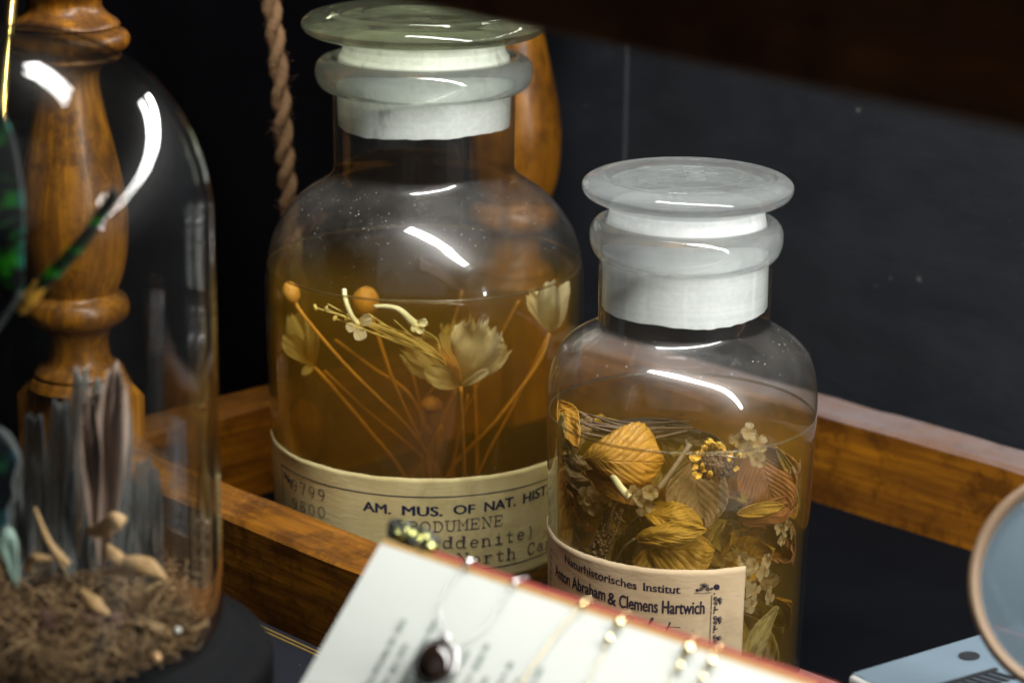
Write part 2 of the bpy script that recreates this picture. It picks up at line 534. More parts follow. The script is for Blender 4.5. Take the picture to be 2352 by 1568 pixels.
        if solid > 0:
            s = o.modifiers.new('solid', 'SOLIDIFY')
            s.thickness, s.offset = solid, 0
        return o

def tag(o, label, cat, group=None):
    o['label'], o['category'] = label, cat
    if group:
        o['group'] = group
    return o

def thing(name, label, cat, loc, group=None):
    o = bpy.data.objects.new(name, None)
    COL.objects.link(o)
    o.location = loc
    o.empty_display_size = 0.01
    WLOC[o.name] = Vector(loc)
    return tag(o, label, cat, group)

def setting(o):
    o['kind'] = 'structure'
    return o

def lerp(a, b, t):
    return a + (b - a) * t

def smoothpath(pts, n):
    """Catmull-Rom through the points"""
    pts = [Vector(p) for p in pts]
    if len(pts) == 2:
        return [pts[0].lerp(pts[1], i / n) for i in range(n + 1)]
    ext = [pts[0] * 2 - pts[1]] + pts + [pts[-1] * 2 - pts[-2]]
    res = []
    segs = len(pts) - 1
    for i in range(n + 1):
        t = i / n * segs
        k = min(int(t), segs - 1)
        t -= k
        p0, p1, p2, p3 = ext[k:k + 4]
        res.append(0.5 * ((2 * p1) + (p2 - p0) * t + (2 * p0 - 5 * p1 + 4 * p2 - p3) * t * t + (3 * p1 - p0 - 3 * p2 + p3) * t ** 3))
    return res

# ------------------------------------------------------------------ materials
M = {}
M['post'] = wood_mat('varnished_post_wood', 2, light=(0.42, 0.166, 0.006), dark=(0.075, 0.024, 0.002), dust=0.15, rough=0.34, dustcol=(0.16, 0.10, 0.06), coat=0.14)
M['rail'] = wood_mat('varnished_rail_wood', 0, light=(0.46, 0.178, 0.008), dark=(0.09, 0.028, 0.002), dust=0.10, rough=0.42, dustcol=(0.26, 0.14, 0.06), coat=0.08)
M['rail_dusty'] = wood_mat('dusty_rail_wood', 0, light=(0.46, 0.178, 0.008), dark=(0.09, 0.028, 0.002), dust=1.0, rough=0.45, dustcol=(0.24, 0.19, 0.185), coat=0.15)
M['dark_wood'] = wood_mat('dark_shelf_wood', 0, light=(0.26, 0.095, 0.028), dark=(0.09, 0.03, 0.009), rough=0.5, coat=0.1)
M['floor'] = plain_mat('black_painted_floor', (0.0035, 0.0042, 0.006), 0.75, 0.4, 30, 0.2, spec=0.04)
M['cover'] = plain_mat('black_turned_wood', (0.003, 0.0033, 0.004), 0.7, 0.3, 40, 0.2, spec=0.06)
M['cord'] = plain_mat('brown_cotton_cord', (0.18, 0.10, 0.047), 0.9, 0.3, 300, 0.6)
M['shell'] = shell_glass('thin_jar_glass')
M['dome'] = shell_glass('thin_dome_glass', tint=(0.95, 0.96, 0.95), edge=(0.45, 0.46, 0.44), dust=0.02, haze=0.004, pw=2.8, refl=0.012, gloss=0.03, soft=0.004)
M['lid_green'] = solid_glass('greenish_solid_glass', tint=(0.88, 0.92, 0.74), frost=0.045, frostcol=(0.50, 0.54, 0.40))
M['lid_clear'] = solid_glass('clear_solid_glass', tint=(0.97, 0.99, 0.985), frost=0.20, frostcol=(0.66, 0.70, 0.70))
M['lip'] = solid_glass('lip_glass', tint=(0.93, 0.965, 0.935), frost=0.15, frostcol=(0.62, 0.66, 0.64), rough=0.04, wavy=0.15, clear=0.25)
M['lip_clear'] = solid_glass('clear_lip_glass', tint=(0.97, 0.985, 0.98), frost=0.17, frostcol=(0.76, 0.80, 0.80), rough=0.04, wavy=0.15, clear=0.25)
M['frost'] = frosted('ground_glass')
M['frost2'] = frosted('ground_glass_bright', (0.95, 0.99, 0.99))
M['amber'] = liquid_mat('amber_liquid', 32.0, (0.81, 0.63, 0.10), 8.0, (0.72, 0.46, 0.03))
M['olive'] = liquid_mat('olive_liquid', 32.0, (0.86, 0.66, 0.14), 11.0, (0.70, 0.45, 0.04))
def line_mat(name, col):
    mt, nt = newmat(name)
    fc = nd(nt, 'ShaderNodeLayerWeight', {'Blend': 0.5}).outputs['Facing']
    tr = nd(nt, 'ShaderNodeBsdfTransparent', {'Color': (0.8, 0.74, 0.6)})
    gl = nd(nt, 'ShaderNodeBsdfAnisotropic', {'Color': (1, 0.9, 0.7), 'Roughness': 0.15})
    df = nd(nt, 'ShaderNodeBsdfDiffuse', {'Color': col})
    s = mixs(nt, 0.13, tr.outputs[0], df.outputs[0])
    s = mixs(nt, mth(nt, 'MULTIPLY_ADD', mth(nt, 'POWER', fc, 2.0), 0.3, 0.04), s, gl.outputs[0])
    out(nt, s)
    return mt
M['line_amber'] = line_mat('amber_meniscus', (0.45, 0.32, 0.10))
M['line_olive'] = line_mat('olive_meniscus', (0.40, 0.34, 0.16))
M['label_a'] = paper_mat('ageing_label_paper', (0.62, 0.53, 0.27), (0.46, 0.36, 0.14))
M['label_b'] = paper_mat('tan_label_paper', (0.50, 0.385, 0.24), (0.40, 0.30, 0.17))
M['ink'] = plain_mat('navy_ink', (0.012, 0.016, 0.045), 0.7, 0.4, 400, 0.0)
M['ink_type'] = plain_mat('faded_type_ink', (0.07, 0.055, 0.06), 0.8, 0.5, 900, 0.0)
M['ink_black'] = plain_mat('violet_black_ink', (0.018, 0.012, 0.024), 0.7, 0.4, 400, 0.0)

# ------------------------------------------------------------------ the setting and the wooden stand
ZR = 0.034
A_ = at_z(505, 1137, ZR)
B_ = at_z(860, 1279, ZR)
U = (B_ - A_)
U.z = 0
U.normalize()
V = Vector((-U.y, U.x, 0))
Lp = at_z(190, 1011, ZR)
Lp.z = 0
R0 = at_z(1880, 922, ZR)
R0.z = 0
sv = (R0 - Lp).dot(V)
K = Lp + V * sv
UP = Vector((0, 0, 1))

mb = MB()
mb.add([(-3, -3, -0.0005), (3, -3, -0.0005), (3, 3, -0.0005), (-3, 3, -0.0005)], [(0, 1, 2, 3)])
setting(mb.build('tabletop', M['floor'], smooth=False))

def wall_mat():
    mt, nt = newmat('navy_painted_board')
    n1 = noise(nt, coords(nt, (16, 30, 30)), 1.0, 8, 0.72)
    n2 = noise(nt, coords(nt, (60, 500, 500)), 1.0, 4, 0.6)
    sc = noise(nt, coords(nt, (40, 260, 260)), 1.0, 2, 0.5, 3.0)
    scr = mth(nt, 'MULTIPLY', ramp(nt, sc, [(0.490, (0, 0, 0)), (0.50, (1, 1, 1)), (0.510, (0, 0, 0))]),
              ramp(nt, noise(nt, coords(nt, (25, 25, 25)), 1.0, 3), [(0.56, (0, 0, 0)), (0.72, (0.5,) * 3)]))
    c = mixc(nt, ramp(nt, n1, [(0.3, (0, 0, 0)), (0.7, (1, 1, 1))]), (0.0070, 0.0088, 0.012), (0.0185, 0.0215, 0.0265))
    spk = nd(nt, 'ShaderNodeTexVoronoi', {'Vector': coords(nt, (1, 1, 1)), 'Scale': 160.0})
    c = mixc(nt, mth(nt, 'LESS_THAN', spk.outputs['Distance'], mth(nt, 'MULTIPLY', mth(nt, 'POWER', nd(nt, 'ShaderNodeSeparateColor', {0: spk.outputs['Color']}).outputs[0], 12.0), 0.22)), c, (0.07, 0.07, 0.07))
    c = mixc(nt, scr, c, (0.055, 0.06, 0.066))
    p = nd(nt, 'ShaderNodeBsdfPrincipled', {'Base Color': c, 'Roughness': 0.55, 'Specular IOR Level': 0.35, 'Normal': bump(nt, n2, 0.3, 0.0006)})
    out(nt, p.outputs[0])
    return mt

M['wall'] = wall_mat()
WP = K + V * 0.026
wall_ang = math.atan2(U.y, U.x)

def rot_build(mb_, name, mat, origin, parent=None, bevel=0.0, ang=wall_ang, smooth=False):
    """mesh given in local axes (x along the rail), placed at origin and turned"""
    o = mb_.build(name, mat, None, smooth=smooth, loc=(0, 0, 0), bevel=bevel)
    base = WLOC.get(parent.name, Vector((0, 0, 0))) if parent else Vector((0, 0, 0))
    o.location = Vector(origin) - base
    o.rotation_euler = (0, 0, ang)
    if parent:
        o.parent = parent
    WLOC[o.name] = Vector(origin)
    return o

# seam of the boarding falls where the picture shows it: two boards with a V groove
d = ray(1440, 300)
tseam = (WP - CAM).dot(V) / d.dot(V)
xs = ((CAM + d * tseam) - WP).dot(U)
mb = MB()
g = 0.0016
mb.add([(-0.3, 0, -0.001), (xs - g, 0, -0.001), (xs, 0.002, -0.001), (xs + g, 0, -0.001), (3.6, 0, -0.001),
        (-0.3, 0, 0.314), (xs - g, 0, 0.314), (xs, 0.002, 0.314), (xs + g, 0, 0.314), (3.6, 0, 0.314)],
       [(0, 1, 6, 5), (1, 2, 7, 6), (2, 3, 8, 7), (3, 4, 9, 8)])
setting(rot_build(mb, 'wall', M['wall'], WP))  # unseen top and far end shaped so the jars cannot see lamp_side
mb = MB()
mb.add([(-0.9, 0, -0.001), (0.6, 0, -0.001), (0.6, 0, 0.9), (-0.9, 0, 0.9)], [(0, 1, 2, 3)])
M['shade_wall'] = plain_mat('wall_shade_black', (0.002, 0.002, 0.0025), 0.9, 0.3, 60, 0.3, spec=0.0)  # near-black colour carries the shade of an unlit wall
setting(rot_build(mb, 'wall', M['shade_wall'], K - U * 0.075, ang=math.atan2(V.y, V.x)))

stand = thing('display_stand', 'varnished wooden tiered stand with turned posts and low rails around the jars', 'stand', Lp)

def rail(a, b, width, height, mat, z0=0.0):
    a, b = Vector(a), Vector(b)
    Lh = (b - a).length / 2
    mb_ = MB()
    n = 60
    prev = None
    vs, fs = [], []
    for i in range(n + 1):
        x = -Lh + 2 * Lh * i / n
        e = [0.0011 * mnoise.noise(Vector((x * 55, k * 7.3, a.x * 9))) + 0.0006 * mnoise.noise(Vector((x * 260, k * 3.1, a.y))) for k in range(4)]
        hw = width / 2
        c = 0.0016
        sec = [(-hw, z0 - 0.0004), (hw, z0 - 0.0004), (hw, z0 + height - c + e[0] * 0.5), (hw - c + e[0], z0 + height + e[1] * 0.4), (-hw + c + e[2], z0 + height + e[1] * 0.4), (-hw, z0 + height - c + e[3] * 0.5)]
        vs += [(x, y, z) for y, z in sec]
    k = 6
    for i in range(n):
        for j in range(k):
            j2 = (j + 1) % k
            fs.append((i * k + j, (i + 1) * k + j, (i + 1) * k + j2, i * k + j2))
    fs.append(tuple(range(k)))
    fs.append(tuple(n * k + j for j in range(k - 1, -1, -1)))
    mb_.add(vs, fs)
    d_ = b - a
    o = rot_build(mb_, 'rail', mat, (a + b) / 2, stand, ang=math.atan2(d_.y, d_.x), smooth=True)
    o.data.set_sharp_from_angle(angle=R(35))
    return o

HB = 0.0155                                       # half side of a post's square block
rail(Lp + U * HB, Lp + U * 0.52, 0.021, ZR, M['rail'])
rail(K - U * 0.012, K + U * 0.62, 0.019, ZR, M['rail_dusty'])
KP = K - V * 0.0145
rail(Lp + V * HB, KP - V * HB, 0.019, ZR, M['rail'])

dp = depth_of(Lp + UP * 0.08)

def z_on(P, py, px):
    return at_y(px, py, P.y).z

def post(P, mat):
    rows = [(-160, 60), (-120, 92), (-60, 118), (-25, 108), (0, 90), (18, 92), (34, 106), (48, 126), (58, 131), (62, 125), (66, 128), (74, 146), (90, 153), (106, 147),
            (118, 132), (124, 128), (130, 131), (136, 126), (144, 100), (156, 82), (175, 76), (210, 78), (280, 92), (350, 108), (420, 122), (480, 130), (530, 130), (580, 125), (620, 117), (650, 106), (664, 100),
            (672, 104), (684, 119), (705, 126), (726, 119), (740, 100), (750, 82), (775, 72), (810, 74), (828, 82), (838, 98), (850, 108), (858, 104), (862, 112), (880, 122)]
    prof = []
    for y, hw in rows:
        p = at_y(178, y, Lp.y)
        prof.append((hw * depth_of(p) / F * 0.96, p.z))
    ztop = prof[-1][1]
    prof = [(0.001, prof[0][1])] + prof
    zc = ztop
    mb_ = MB()
    # smooth the profile by resampling
    fine = []
    pp = smoothpath([Vector((r, 0, z)) for r, z in prof], 260)
    fine = [(max(q.x, 0.0005), q.z) for q in pp]
    mb_.lathe(fine, P, 72)
    # square block with chamfered shoulders
    h = HB
    zb = zc + 0.001
    c, ax, ay = P, U, V
    ring = []
    for (s, z) in ((h, -0.0004), (h, zb - 0.005), (h * 0.80, zb), (h * 0.2, zb + 0.0008)):
        ring.append([c + ax * (s * i) + ay * (s * j) + UP * z for i, j in ((-1, -1), (1, -1), (1, 1), (-1, 1))])
    vs = [p for r_ in ring for p in r_]
    fs = [(a * 4 + k, a * 4 + (k + 1) % 4, (a + 1) * 4 + (k + 1) % 4, (a + 1) * 4 + k) for a in range(3) for k in range(4)] + [(12, 13, 14, 15)]
    mb_.add(vs, fs)
    o = mb_.build('post', mat, stand, loc=P, sharp=40)
    return o

post(Lp, M['post'])
post(KP, M['post'])

# the upper tier's front board, close above the camera side of the jars
q1 = at_d(1265, 26, 0.47)
q2 = at_z(2352, 250, q1.z)
ub = (q2 - q1).normalized()
mb = MB()
mb.box((0.28, -0.009, 0.05), (0.45, 0, 0), (0, 0.009, 0), (0, 0, 0.05))
rot_build(mb, 'shelf_board', M['dark_wood'], q1 + ub * 0.1, stand, bevel=0.002, ang=math.atan2(ub.y, ub.x))

# ------------------------------------------------------------------ lettering helpers
def arc(cx, cy, rx, ry, a0, a1, n=14):
    return [(cx + rx * math.cos(R(a0 + (a1 - a0) * i / n)), cy + ry * math.sin(R(a0 + (a1 - a0) * i / n))) for i in range(n + 1)]

def ser(x, y, w=0.17):
    return [(x - w, y), (x + w, y)]

XH = 0.66
GL = {   # single stroke typewriter letters, one unit wide and one high
    '9': [arc(.5, .70, .26, .28, 0, 360), [(.76, .70)] + arc(.36, .62, .40, .62, 0, -75, 8)],
    '7': [[(.22, .86), (.22, .98), (.80, .98), (.46, .0)]],
    '8': [arc(.5, .74, .22, .25, 0, 360), arc(.5, .25, .27, .26, 0, 360)],
    '0': [arc(.5, .5, .28, .50, 0, 360, 22)],
    'P': [[(.28, 0), (.28, 1)], ser(.28, 0), [(.12, 1), (.56, 1)] + arc(.56, .74, .26, .26, 90, -90) + [(.28, .48)]],
    'O': [arc(.5, .5, .36, .5, 0, 360, 22)],
    'D': [[(.26, 0), (.26, 1)], [(.12, 1), (.46, 1)] + arc(.46, .5, .38, .5, 90, -90) + [(.12, 0)]],
    'U': [[(.22, 1), (.22, .34)] + arc(.5, .32, .28, .32, 180, 360) + [(.78, .32), (.78, 1)], ser(.22, 1), ser(.78, 1)],
    'M': [[(.18, 0), (.18, 1), (.5, .42), (.82, 1), (.82, 0)], ser(.18, 0, .12), ser(.82, 0, .12), [(.06, 1), (.18, 1)], [(.82, 1), (.94, 1)]],
    'E': [[(.26, 0), (.26, 1)], [(.12, 1), (.82, 1), (.82, .80)], [(.26, .52), (.62, .52)], [(.62, .62), (.62, .42)], [(.12, 0), (.84, 0), (.84, .22)]],
    'N': [[(.20, 0), (.20, 1), (.80, 0), (.80, 1)], ser(.20, 0, .12), [(.06, 1), (.20, 1)], ser(.80, 1, .12)],
    'S': [arc(.5, .75, .27, .25, 40, 270, 12) + arc(.5, .25, .28, .25, 90, -140, 12)[1:]],
    'C': [arc(.52, .5, .36, .5, 48, 318, 20), [(.78, 1), (.78, .72)]],
    'd': [arc(.44, XH / 2, .28, XH / 2, 0, 360), [(.58, 1), (.72, 1), (.72, 0), (.86, 0)]],
    'e': [[(.22, .35), (.78, .35)] + arc(.5, XH / 2, .28, XH / 2, 5, 310, 16)],
    'n': [[(.14, XH), (.26, XH), (.26, 0)], ser(.26, 0, .13), [(.26, .42)] + arc(.50, .42, .24, .24, 180, 0, 9) + [(.74, 0)], ser(.74, 0, .13)],
    'i': [[(.30, XH), (.52, XH), (.52, 0)], ser(.52, 0, .26), [(.50, .86), (.54, .92)]],
    't': [[(.42, .92), (.42, .16)] + arc(.60, .16, .18, .16, 180, 320, 6), [(.20, XH), (.74, XH)]],
    ')': [arc(.18, .42, .36, .68, 62, -62, 12)],
    '(': [arc(.82, .42, .36, .68, 118, 242, 12)],
    'h': [[(.14, 1), (.26, 1), (.26, 0)], ser(.26, 0, .13), [(.26, .42)] + arc(.50, .42, .24, .24, 180, 0, 9) + [(.74, 0)], ser(.74, 0, .13)],
    'r': [[(.18, XH), (.36, XH), (.36, 0)], ser(.36, 0, .2), [(.36, .40)] + arc(.62, .40, .26, .26, 180, 50, 7)],
    'a': [arc(.5, .46, .24, .2, 150, 0, 7) + [(.74, .10), (.86, 0)], arc(.48, .20, .26, .20, 0, 360)],
    'o': [arc(.5, XH / 2, .30, XH / 2, 0, 360)],
    'l': [[(.32, 1), (.52, 1), (.52, 0)], ser(.52, 0, .26)],
    ' ': [],
}

def ribbon(pts, w, closed=False):
    """flat stroke of width w along 2-D points -> verts, faces"""
    P2 = []
    for p in pts:
        if not P2 or (Vector(p) - P2[-1]).length > 1e-6:
            P2.append(Vector(p))
    n = len(P2)
    vs, fs = [], []
    for i, p in enumerate(P2):
        a = P2[max(i - 1, 0)]
        b = P2[min(i + 1, n - 1)]
        if i == 0 and (P2[0] - P2[-1]).length < 1e-4:
            a = P2[-2]
        if i == n - 1 and (P2[0] - P2[-1]).length < 1e-4:
            b = P2[1]
        t = (b - a)
        t = t.normalized() if t.length > 1e-9 else Vector((1, 0))
        nn = Vector((-t.y, t.x))
        k = 1.0
        if 0 < i < n - 1:
            t1 = (p - P2[i - 1]).normalized()
            cth = max(0.45, abs(nn.dot(Vector((-t1.y, t1.x)))))
            k = 1 / cth
        ext = Vector((0, 0))
        if i == 0 and (P2[0] - P2[-1]).length > 1e-4:
            ext = -t * w * 0.4
        if i == n - 1 and (P2[0] - P2[-1]).length > 1e-4:
            ext = t * w * 0.4
        vs += [p + ext + nn * w / 2 * k, p + ext - nn * w / 2 * k]
    for i in range(n - 1):
        fs.append((2 * i, 2 * i + 1, 2 * i + 3, 2 * i + 2))
    return vs, fs

def font_text(s, bold=0.0):
    cu = bpy.data.curves.new('text', 'FONT')
    cu.body = s
    cu.size = 1.0
    cu.offset = bold
    cu.resolution_u = 4
    o = bpy.data.objects.new('text', cu)
    COL.objects.link(o)
    dg = bpy.context.evaluated_depsgraph_get()
    me = bpy.data.meshes.new_from_object(o.evaluated_get(dg))
    vs = [Vector((v.co.x, v.co.y)) for v in me.vertices]
    fs = [tuple(p.vertices) for p in me.polygons]
    bpy.data.objects.remove(o)
    bpy.data.curves.remove(cu)
    bpy.data.meshes.remove(me)
    x0 = min(v.x for v in vs)
    x1 = max(v.x for v in vs)
    return vs, fs, x0, x1

_cap = font_text('H')
CAPH = max(v.y for v in _cap[0])

# ------------------------------------------------------------------ jars
class Jar:
    def __init__(self, base_px, rows, top_rows=None):
        self.P = at_z(base_px[0], base_px[1], 0)
        self.P.z = 0
        self.ax = base_px[0]
        self.rows = rows

    def zr(self, py, hw, px=None):
        p = at_y(self.ax if px is None else px, py, self.P.y)
        return (hw * depth_of(p) / F, p.z)

    def set_profile(self, prof):          # (r, z) from base to neck, outer wall
        self.prof = prof

    def radius(self, z):
        pr = self.prof
        for (r0, z0), (r1, z1) in zip(pr, pr[1:]):
            if z0 <= z <= z1 and z1 > z0:
                return lerp(r0, r1, (z - z0) / (z1 - z0))
        return pr[-1][0]

    def hit(self, px, py):
        """where the sight line of a picture point meets the jar's front: (angle, z); angle 0 faces the camera axis -Y"""
        d_ = ray(px, py)
        o_ = CAM - self.P
        z = 0.06
        for _ in range(12):
            r_ = self.radius(z)
            a = d_.x ** 2 + d_.y ** 2
            b = 2 * (o_.x * d_.x + o_.y * d_.y)
            c = o_.x ** 2 + o_.y ** 2 - r_ * r_
            disc = max(b * b - 4 * a * c, 0)
            t = (-b - math.sqrt(disc)) / (2 * a)
            p = o_ + d_ * t
            z = CAM_H + d_.z * t
        return math.atan2(p.x, -p.y), z

    def surf(self, ang, z, off):
        r_ = self.radius(z) + off
        return self.P + Vector((r_ * math.sin(ang), -r_ * math.cos(ang), z))

    def px2m(self, z=0.07):
        return (depth_of(self.P + UP * z) - self.radius(z)) / F

class Print:
    """ink laid on a jar's label"""
    def __init__(self, jar, off=0.00042):
        self.j, self.off, self.mb, self.k = jar, off, MB(), 0

    def put(self, vs, fs, f2):
        self.k += 1
        o = self.off + self.k * 1.5e-6
        self.mb.add([self.j.surf(*f2(v), o) for v in vs], fs)

    def text(self, s, pa, pb, cap_px, bold=0.02):
        vs, fs, x0, x1 = font_text(s, 0.0)
        a0, z0 = self.j.hit(*pa)
        a1, z1 = self.j.hit(*pb)
        hh = cap_px * self.j.px2m(z0) * 1.03
        def f2(v):
            t = (v.x - x0) / (x1 - x0)
            return a0 + (a1 - a0) * t, z0 + (z1 - z0) * t + v.y / CAPH * hh
        for dx, dy in ((-bold, 0), (0, bold * .5), (0, -bold * .5), (bold, 0)):      # a heavy face: the letters struck wider
            self.put([Vector((v.x + dx, v.y + dy)) for v in vs], fs, f2)

    def typed(self, s, ia, pa, ib, pb, cap_px, w=0.11, jig=0.03):
        a0, z0 = self.j.hit(*pa)
        a1, z1 = self.j.hit(*pb)
        hh = cap_px * self.j.px2m(z0) * 1.03
        for i, ch in enumerate(s):
            dx, dy = rnd.uniform(-jig, jig), rnd.uniform(-jig, jig)
            for st in GL[ch]:
                vs, fs = ribbon(st, w * rnd.uniform(0.85, 1.1))
                def f2(v):
                    t = (i + v.x + dx - ia) / (ib - ia)
                    return a0 + (a1 - a0) * t, z0 + (z1 - z0) * t + (v.y + dy) * hh
                self.put(vs, fs, f2)

    def line(self, pts, w):
        """stroke through (angle*radius, z) points in metres"""
        vs, fs = ribbon(pts, w)
        rr = self.j.radius(0.07)
        self.put(vs, fs, lambda v: (v.x / rr, v.y))

    def pline(self, pxs, w_px, n=1):
        rr = self.j.radius(0.07)
        pts = []
        for p in pxs:
            a, z = self.j.hit(*p)
            pts.append((a * rr, z))
        if n > 1:
            pts = [(q.x, q.z) for q in smoothpath([Vector((x, 0, z)) for x, z in pts], n)]
        self.line(pts, w_px * self.j.px2m())

    def dot(self, px, r_px):
        a, z = self.j.hit(*px)
        rr = self.j.radius(z)
        r_ = r_px * self.j.px2m()
        vs = [Vector((a * rr, z))] + [Vector((a * rr + r_ * math.cos(k * PI / 5), z + r_ * math.sin(k * PI / 5))) for k in range(10)]
        fs = [(0, 1 + k, 1 + (k + 1) % 10) for k in range(10)]
        self.put(vs, fs, lambda v: (v.x / rr, v.y))

def make_jar(jar, spec, label, mats):
    root = thing('specimen_jar', label, 'jar', jar.P)
    z = jar.zr
    body = [z(*r_) for r_ in spec['body']]                       # neck downwards to base
    body = [(q.x, q.z) for q in smoothpath([Vector((r_, 0, zz)) for r_, zz in body], 150)]
    rb = body[-1][0]
    zb = 0.0
    outer = body + [(rb, 0.006), (rb - 0.0008, 0.003), (rb - 0.003, 0.0006), (rb - 0.006, 0.0), (0.0005, 0.0)]
    up = sorted(((r_, zz) for r_, zz in body), key=lambda q: q[1])
    jar.set_profile([(rb, -0.01), (rb, 0.0)] + up)
    mb_ = MB()
    mb_.lathe(outer, jar.P, 128)
    b_ = mb_.build('body', M['shell'], root)
    # lip: a thick glass ring
    lip = [z(*r_) for r_ in spec['lip']]
    lip = [(q.x, q.z) for q in smoothpath([Vector((r_, 0, zz)) for r_, zz in lip], 60)]
    rin = spec['rin'] * depth_of(jar.P + UP * lip[0][1]) / F
    ring = lip + [(rin, lip[-1][1]), (rin, lip[0][1])]
    mb_ = MB()
    mb_.lathe(ring, jar.P, 112, close=True)
    mb_.build('lip', mats['lip'], root)
    # liquid
    lv = z(*spec['level'])[1]
    lp = [(0.0005, 0.0035)] + [(rb - 0.005, 0.0035), (rb - 0.0012, 0.007)]
    for r_, zz in up:
        if 0.009 < zz < lv - 0.002:
            lp.append((r_ - 0.0012, zz))
    rl = jar.radius(lv) - 0.0011
    lp += [(rl, lv + 0.0006), (rl - 0.0012, lv - 0.0002), (rl - 0.003, lv - 0.0009), (rl - 0.006, lv - 0.0011), (0.0005, lv - 0.0011)]
    mb_ = MB()
    mb_.lathe(lp, jar.P, 96)
    lq = mb_.build('liquid', mats['liquid'], root)
    for dz, tr in ((0.0, 0.00030),):                 # the liquid climbs the glass in a bright line
        mb_ = MB()
        mb_.lathe([(rl + 0.0004 + tr * math.cos(k * PI / 4), lv + dz + 1.5 * tr * math.sin(k * PI / 4)) for k in range(8)], jar.P, 128, close=True)
        mb_.build('meniscus', mats['line'], lq)
    # stopper: ground plug, shank and flat mushroom lid
    plug = [z(*r_) for r_ in spec['plug']]
    n = 112
    vs, fs = [], []
    rows = [(r_, zz, 0.0) for r_, zz in plug]
    m_ = len(rows)
    mb_ = MB()
    def pf(u, v):
        k = u * (m_ - 1)
        i = min(int(k), m_ - 2)
        t = k - i
        r_ = lerp(rows[i][0], rows[i + 1][0], t)
        zz = lerp(rows[i][1], rows[i + 1][1], t)
        a = 2 * PI * v
        rag = 0.0006 * mnoise.noise(Vector((math.cos(a) * 1.4, math.sin(a) * 1.4, spec['seed']))) + 0.00016 * mnoise.noise(Vector((math.cos(a) * 9, math.sin(a) * 9, spec['seed'])))
        zz += rag * max(0, u - 0.55) / 0.45 * 2.0
        return jar.P + Vector((r_ * math.cos(a), r_ * math.sin(a), zz))
    mb_.grid(pf, 40, 112, wrap_v=True)
    st = mb_.build('stopper', mats['frost'], root)
    lid = [z(*r_) for r_ in spec['lid']]
    lid = [(max(q.x, 0.0004), q.z) for q in smoothpath([Vector((r_, 0, zz)) for r_, zz in lid], 170)]
    mb_ = MB()
    tilt = spec.get('tilt', 0.0)
    mb_.lathe(lid, jar.P, 128)
    lo = mb_.build('lid', mats['lid'], st)
    return root, st, lo, lv

BIG = Jar((976, 1300), None)
big_spec = dict(
    body=[(200, 208), (240, 209), (300, 208), (360, 207), (385, 208), (402, 219), (420, 244), (440, 273), (465, 300), (495, 324), (530, 344), (570, 357), (612, 364), (660, 366), (720, 364), (800, 361), (950, 352), (1100, 343), (1280, 333)],
    lip=[(206, 211), (202, 226), (192, 240), (178, 248), (162, 250), (146, 247), (134, 238), (128, 222)],
    rin=203, level=(600, 350), seed=1.3,
    plug=[(92, 186), (104, 185), (120, 190), (128, 196), (200, 200), (240, 199), (284, 197)],
    lid=[(92, 2), (92, 120), (91, 186), (86, 210), (80, 245), (72, 268), (58, 281), (44, 278), (34, 266), (29, 248), (28, 232), (33, 222), (33, 215), (25, 210), (25, 196), (26, 150), (29, 140), (30, 128), (30, 60), (30, 2)])
big, big_st, big_lid, big_lv = make_jar(BIG, big_spec, 'large glass specimen jar of amber liquid with pale flowers and a navy printed label', dict(line=M['line_amber'], liquid=M['amber'], lid=M['lid_green'], lip=M['lip'], frost=M['frost']))

SMALL = Jar((1546, 1592), None)
small_spec = dict(
    body=[(580, 197), (620, 199), (680, 198), (722, 197), (738, 200), (752, 216), (766, 240), (782, 264), (804, 285), (832, 299), (866, 307), (905, 310), (960, 309), (1100, 303), (1250, 296), (1400, 291), (1570, 286)],
    lip=[(588, 200), (582, 208), (570, 216), (552, 221), (534, 222), (518, 218), (506, 208), (502, 196)],
    rin=189, level=(944, 305), seed=4.1,
    plug=[(470, 176), (484, 178), (500, 182), (600, 190), (700, 190)],
    lid=[(470, 2), (470, 120), (469, 176), (464, 196), (456, 216), (446, 234), (434, 242), (420, 242), (410, 232), (404, 218), (402, 206), (406, 199), (406, 194), (402, 189), (402, 140), (403, 134), (401, 129), (402, 60), (402, 2)])
small, small_st, small_lid, small_lv = make_jar(SMALL, small_spec, 'smaller glass jar of olive liquid packed with leaves, with a tan ornamented label', dict(line=M['line_olive'], liquid=M['olive'], lid=M['lid_clear'], lip=M['lip_clear'], frost=M['frost2']))

# raised numerals moulded into the small jar's lid
vs, fs, x0, x1 = font_text('1000', 0.0)
mb = MB()
sc_ = 0.0080
lidz = SMALL.zr(402, 60)[1]
up_, dn_ = [], []
for v in vs:
    x = (v.x - (x0 + x1) / 2) * sc_
    y = (v.y - CAPH / 2) * sc_
    p = SMALL.P + Vector((y * 1.0 + 0.002, -x * 1.25 + 0.003, 0))
    up_.append(p + UP * (lidz + 0.0002))
    dn_.append(p + UP * (lidz + 0.0001))
mb.add(up_, fs)
mb.build('lettering', M['lid_clear'], small_st, smooth=False, solid=0.0003)

# labels
def make_label(jar, root, mat, a0, a1, z_top, z_bot, tilt, off=0.00025):
    mb_ = MB()
    def fn(u, v):
        a = lerp(a0, a1, v)
        zt_ = z_top + tilt * a * jar.radius(0.07) + 0.00022 * mnoise.noise(Vector((a * 9, z_top * 70, 0))) + 0.00010 * mnoise.noise(Vector((a * 45, z_top * 70, 5)))
        zb_ = z_bot + tilt * a * jar.radius(0.07)
        return jar.surf(a, lerp(zt_, zb_, u), off + 0.00008 * mnoise.noise(Vector((a * 6, u * 4, z_top * 50))) + 0.0006 * max(0.0, 1 - u * 14) * max(0.0, mnoise.noise(Vector((a * 2.3, z_top * 90, 2)))))
    mb_.grid(fn, 24, 90)
    return mb_.build('label', mat, root, solid=0.00022)

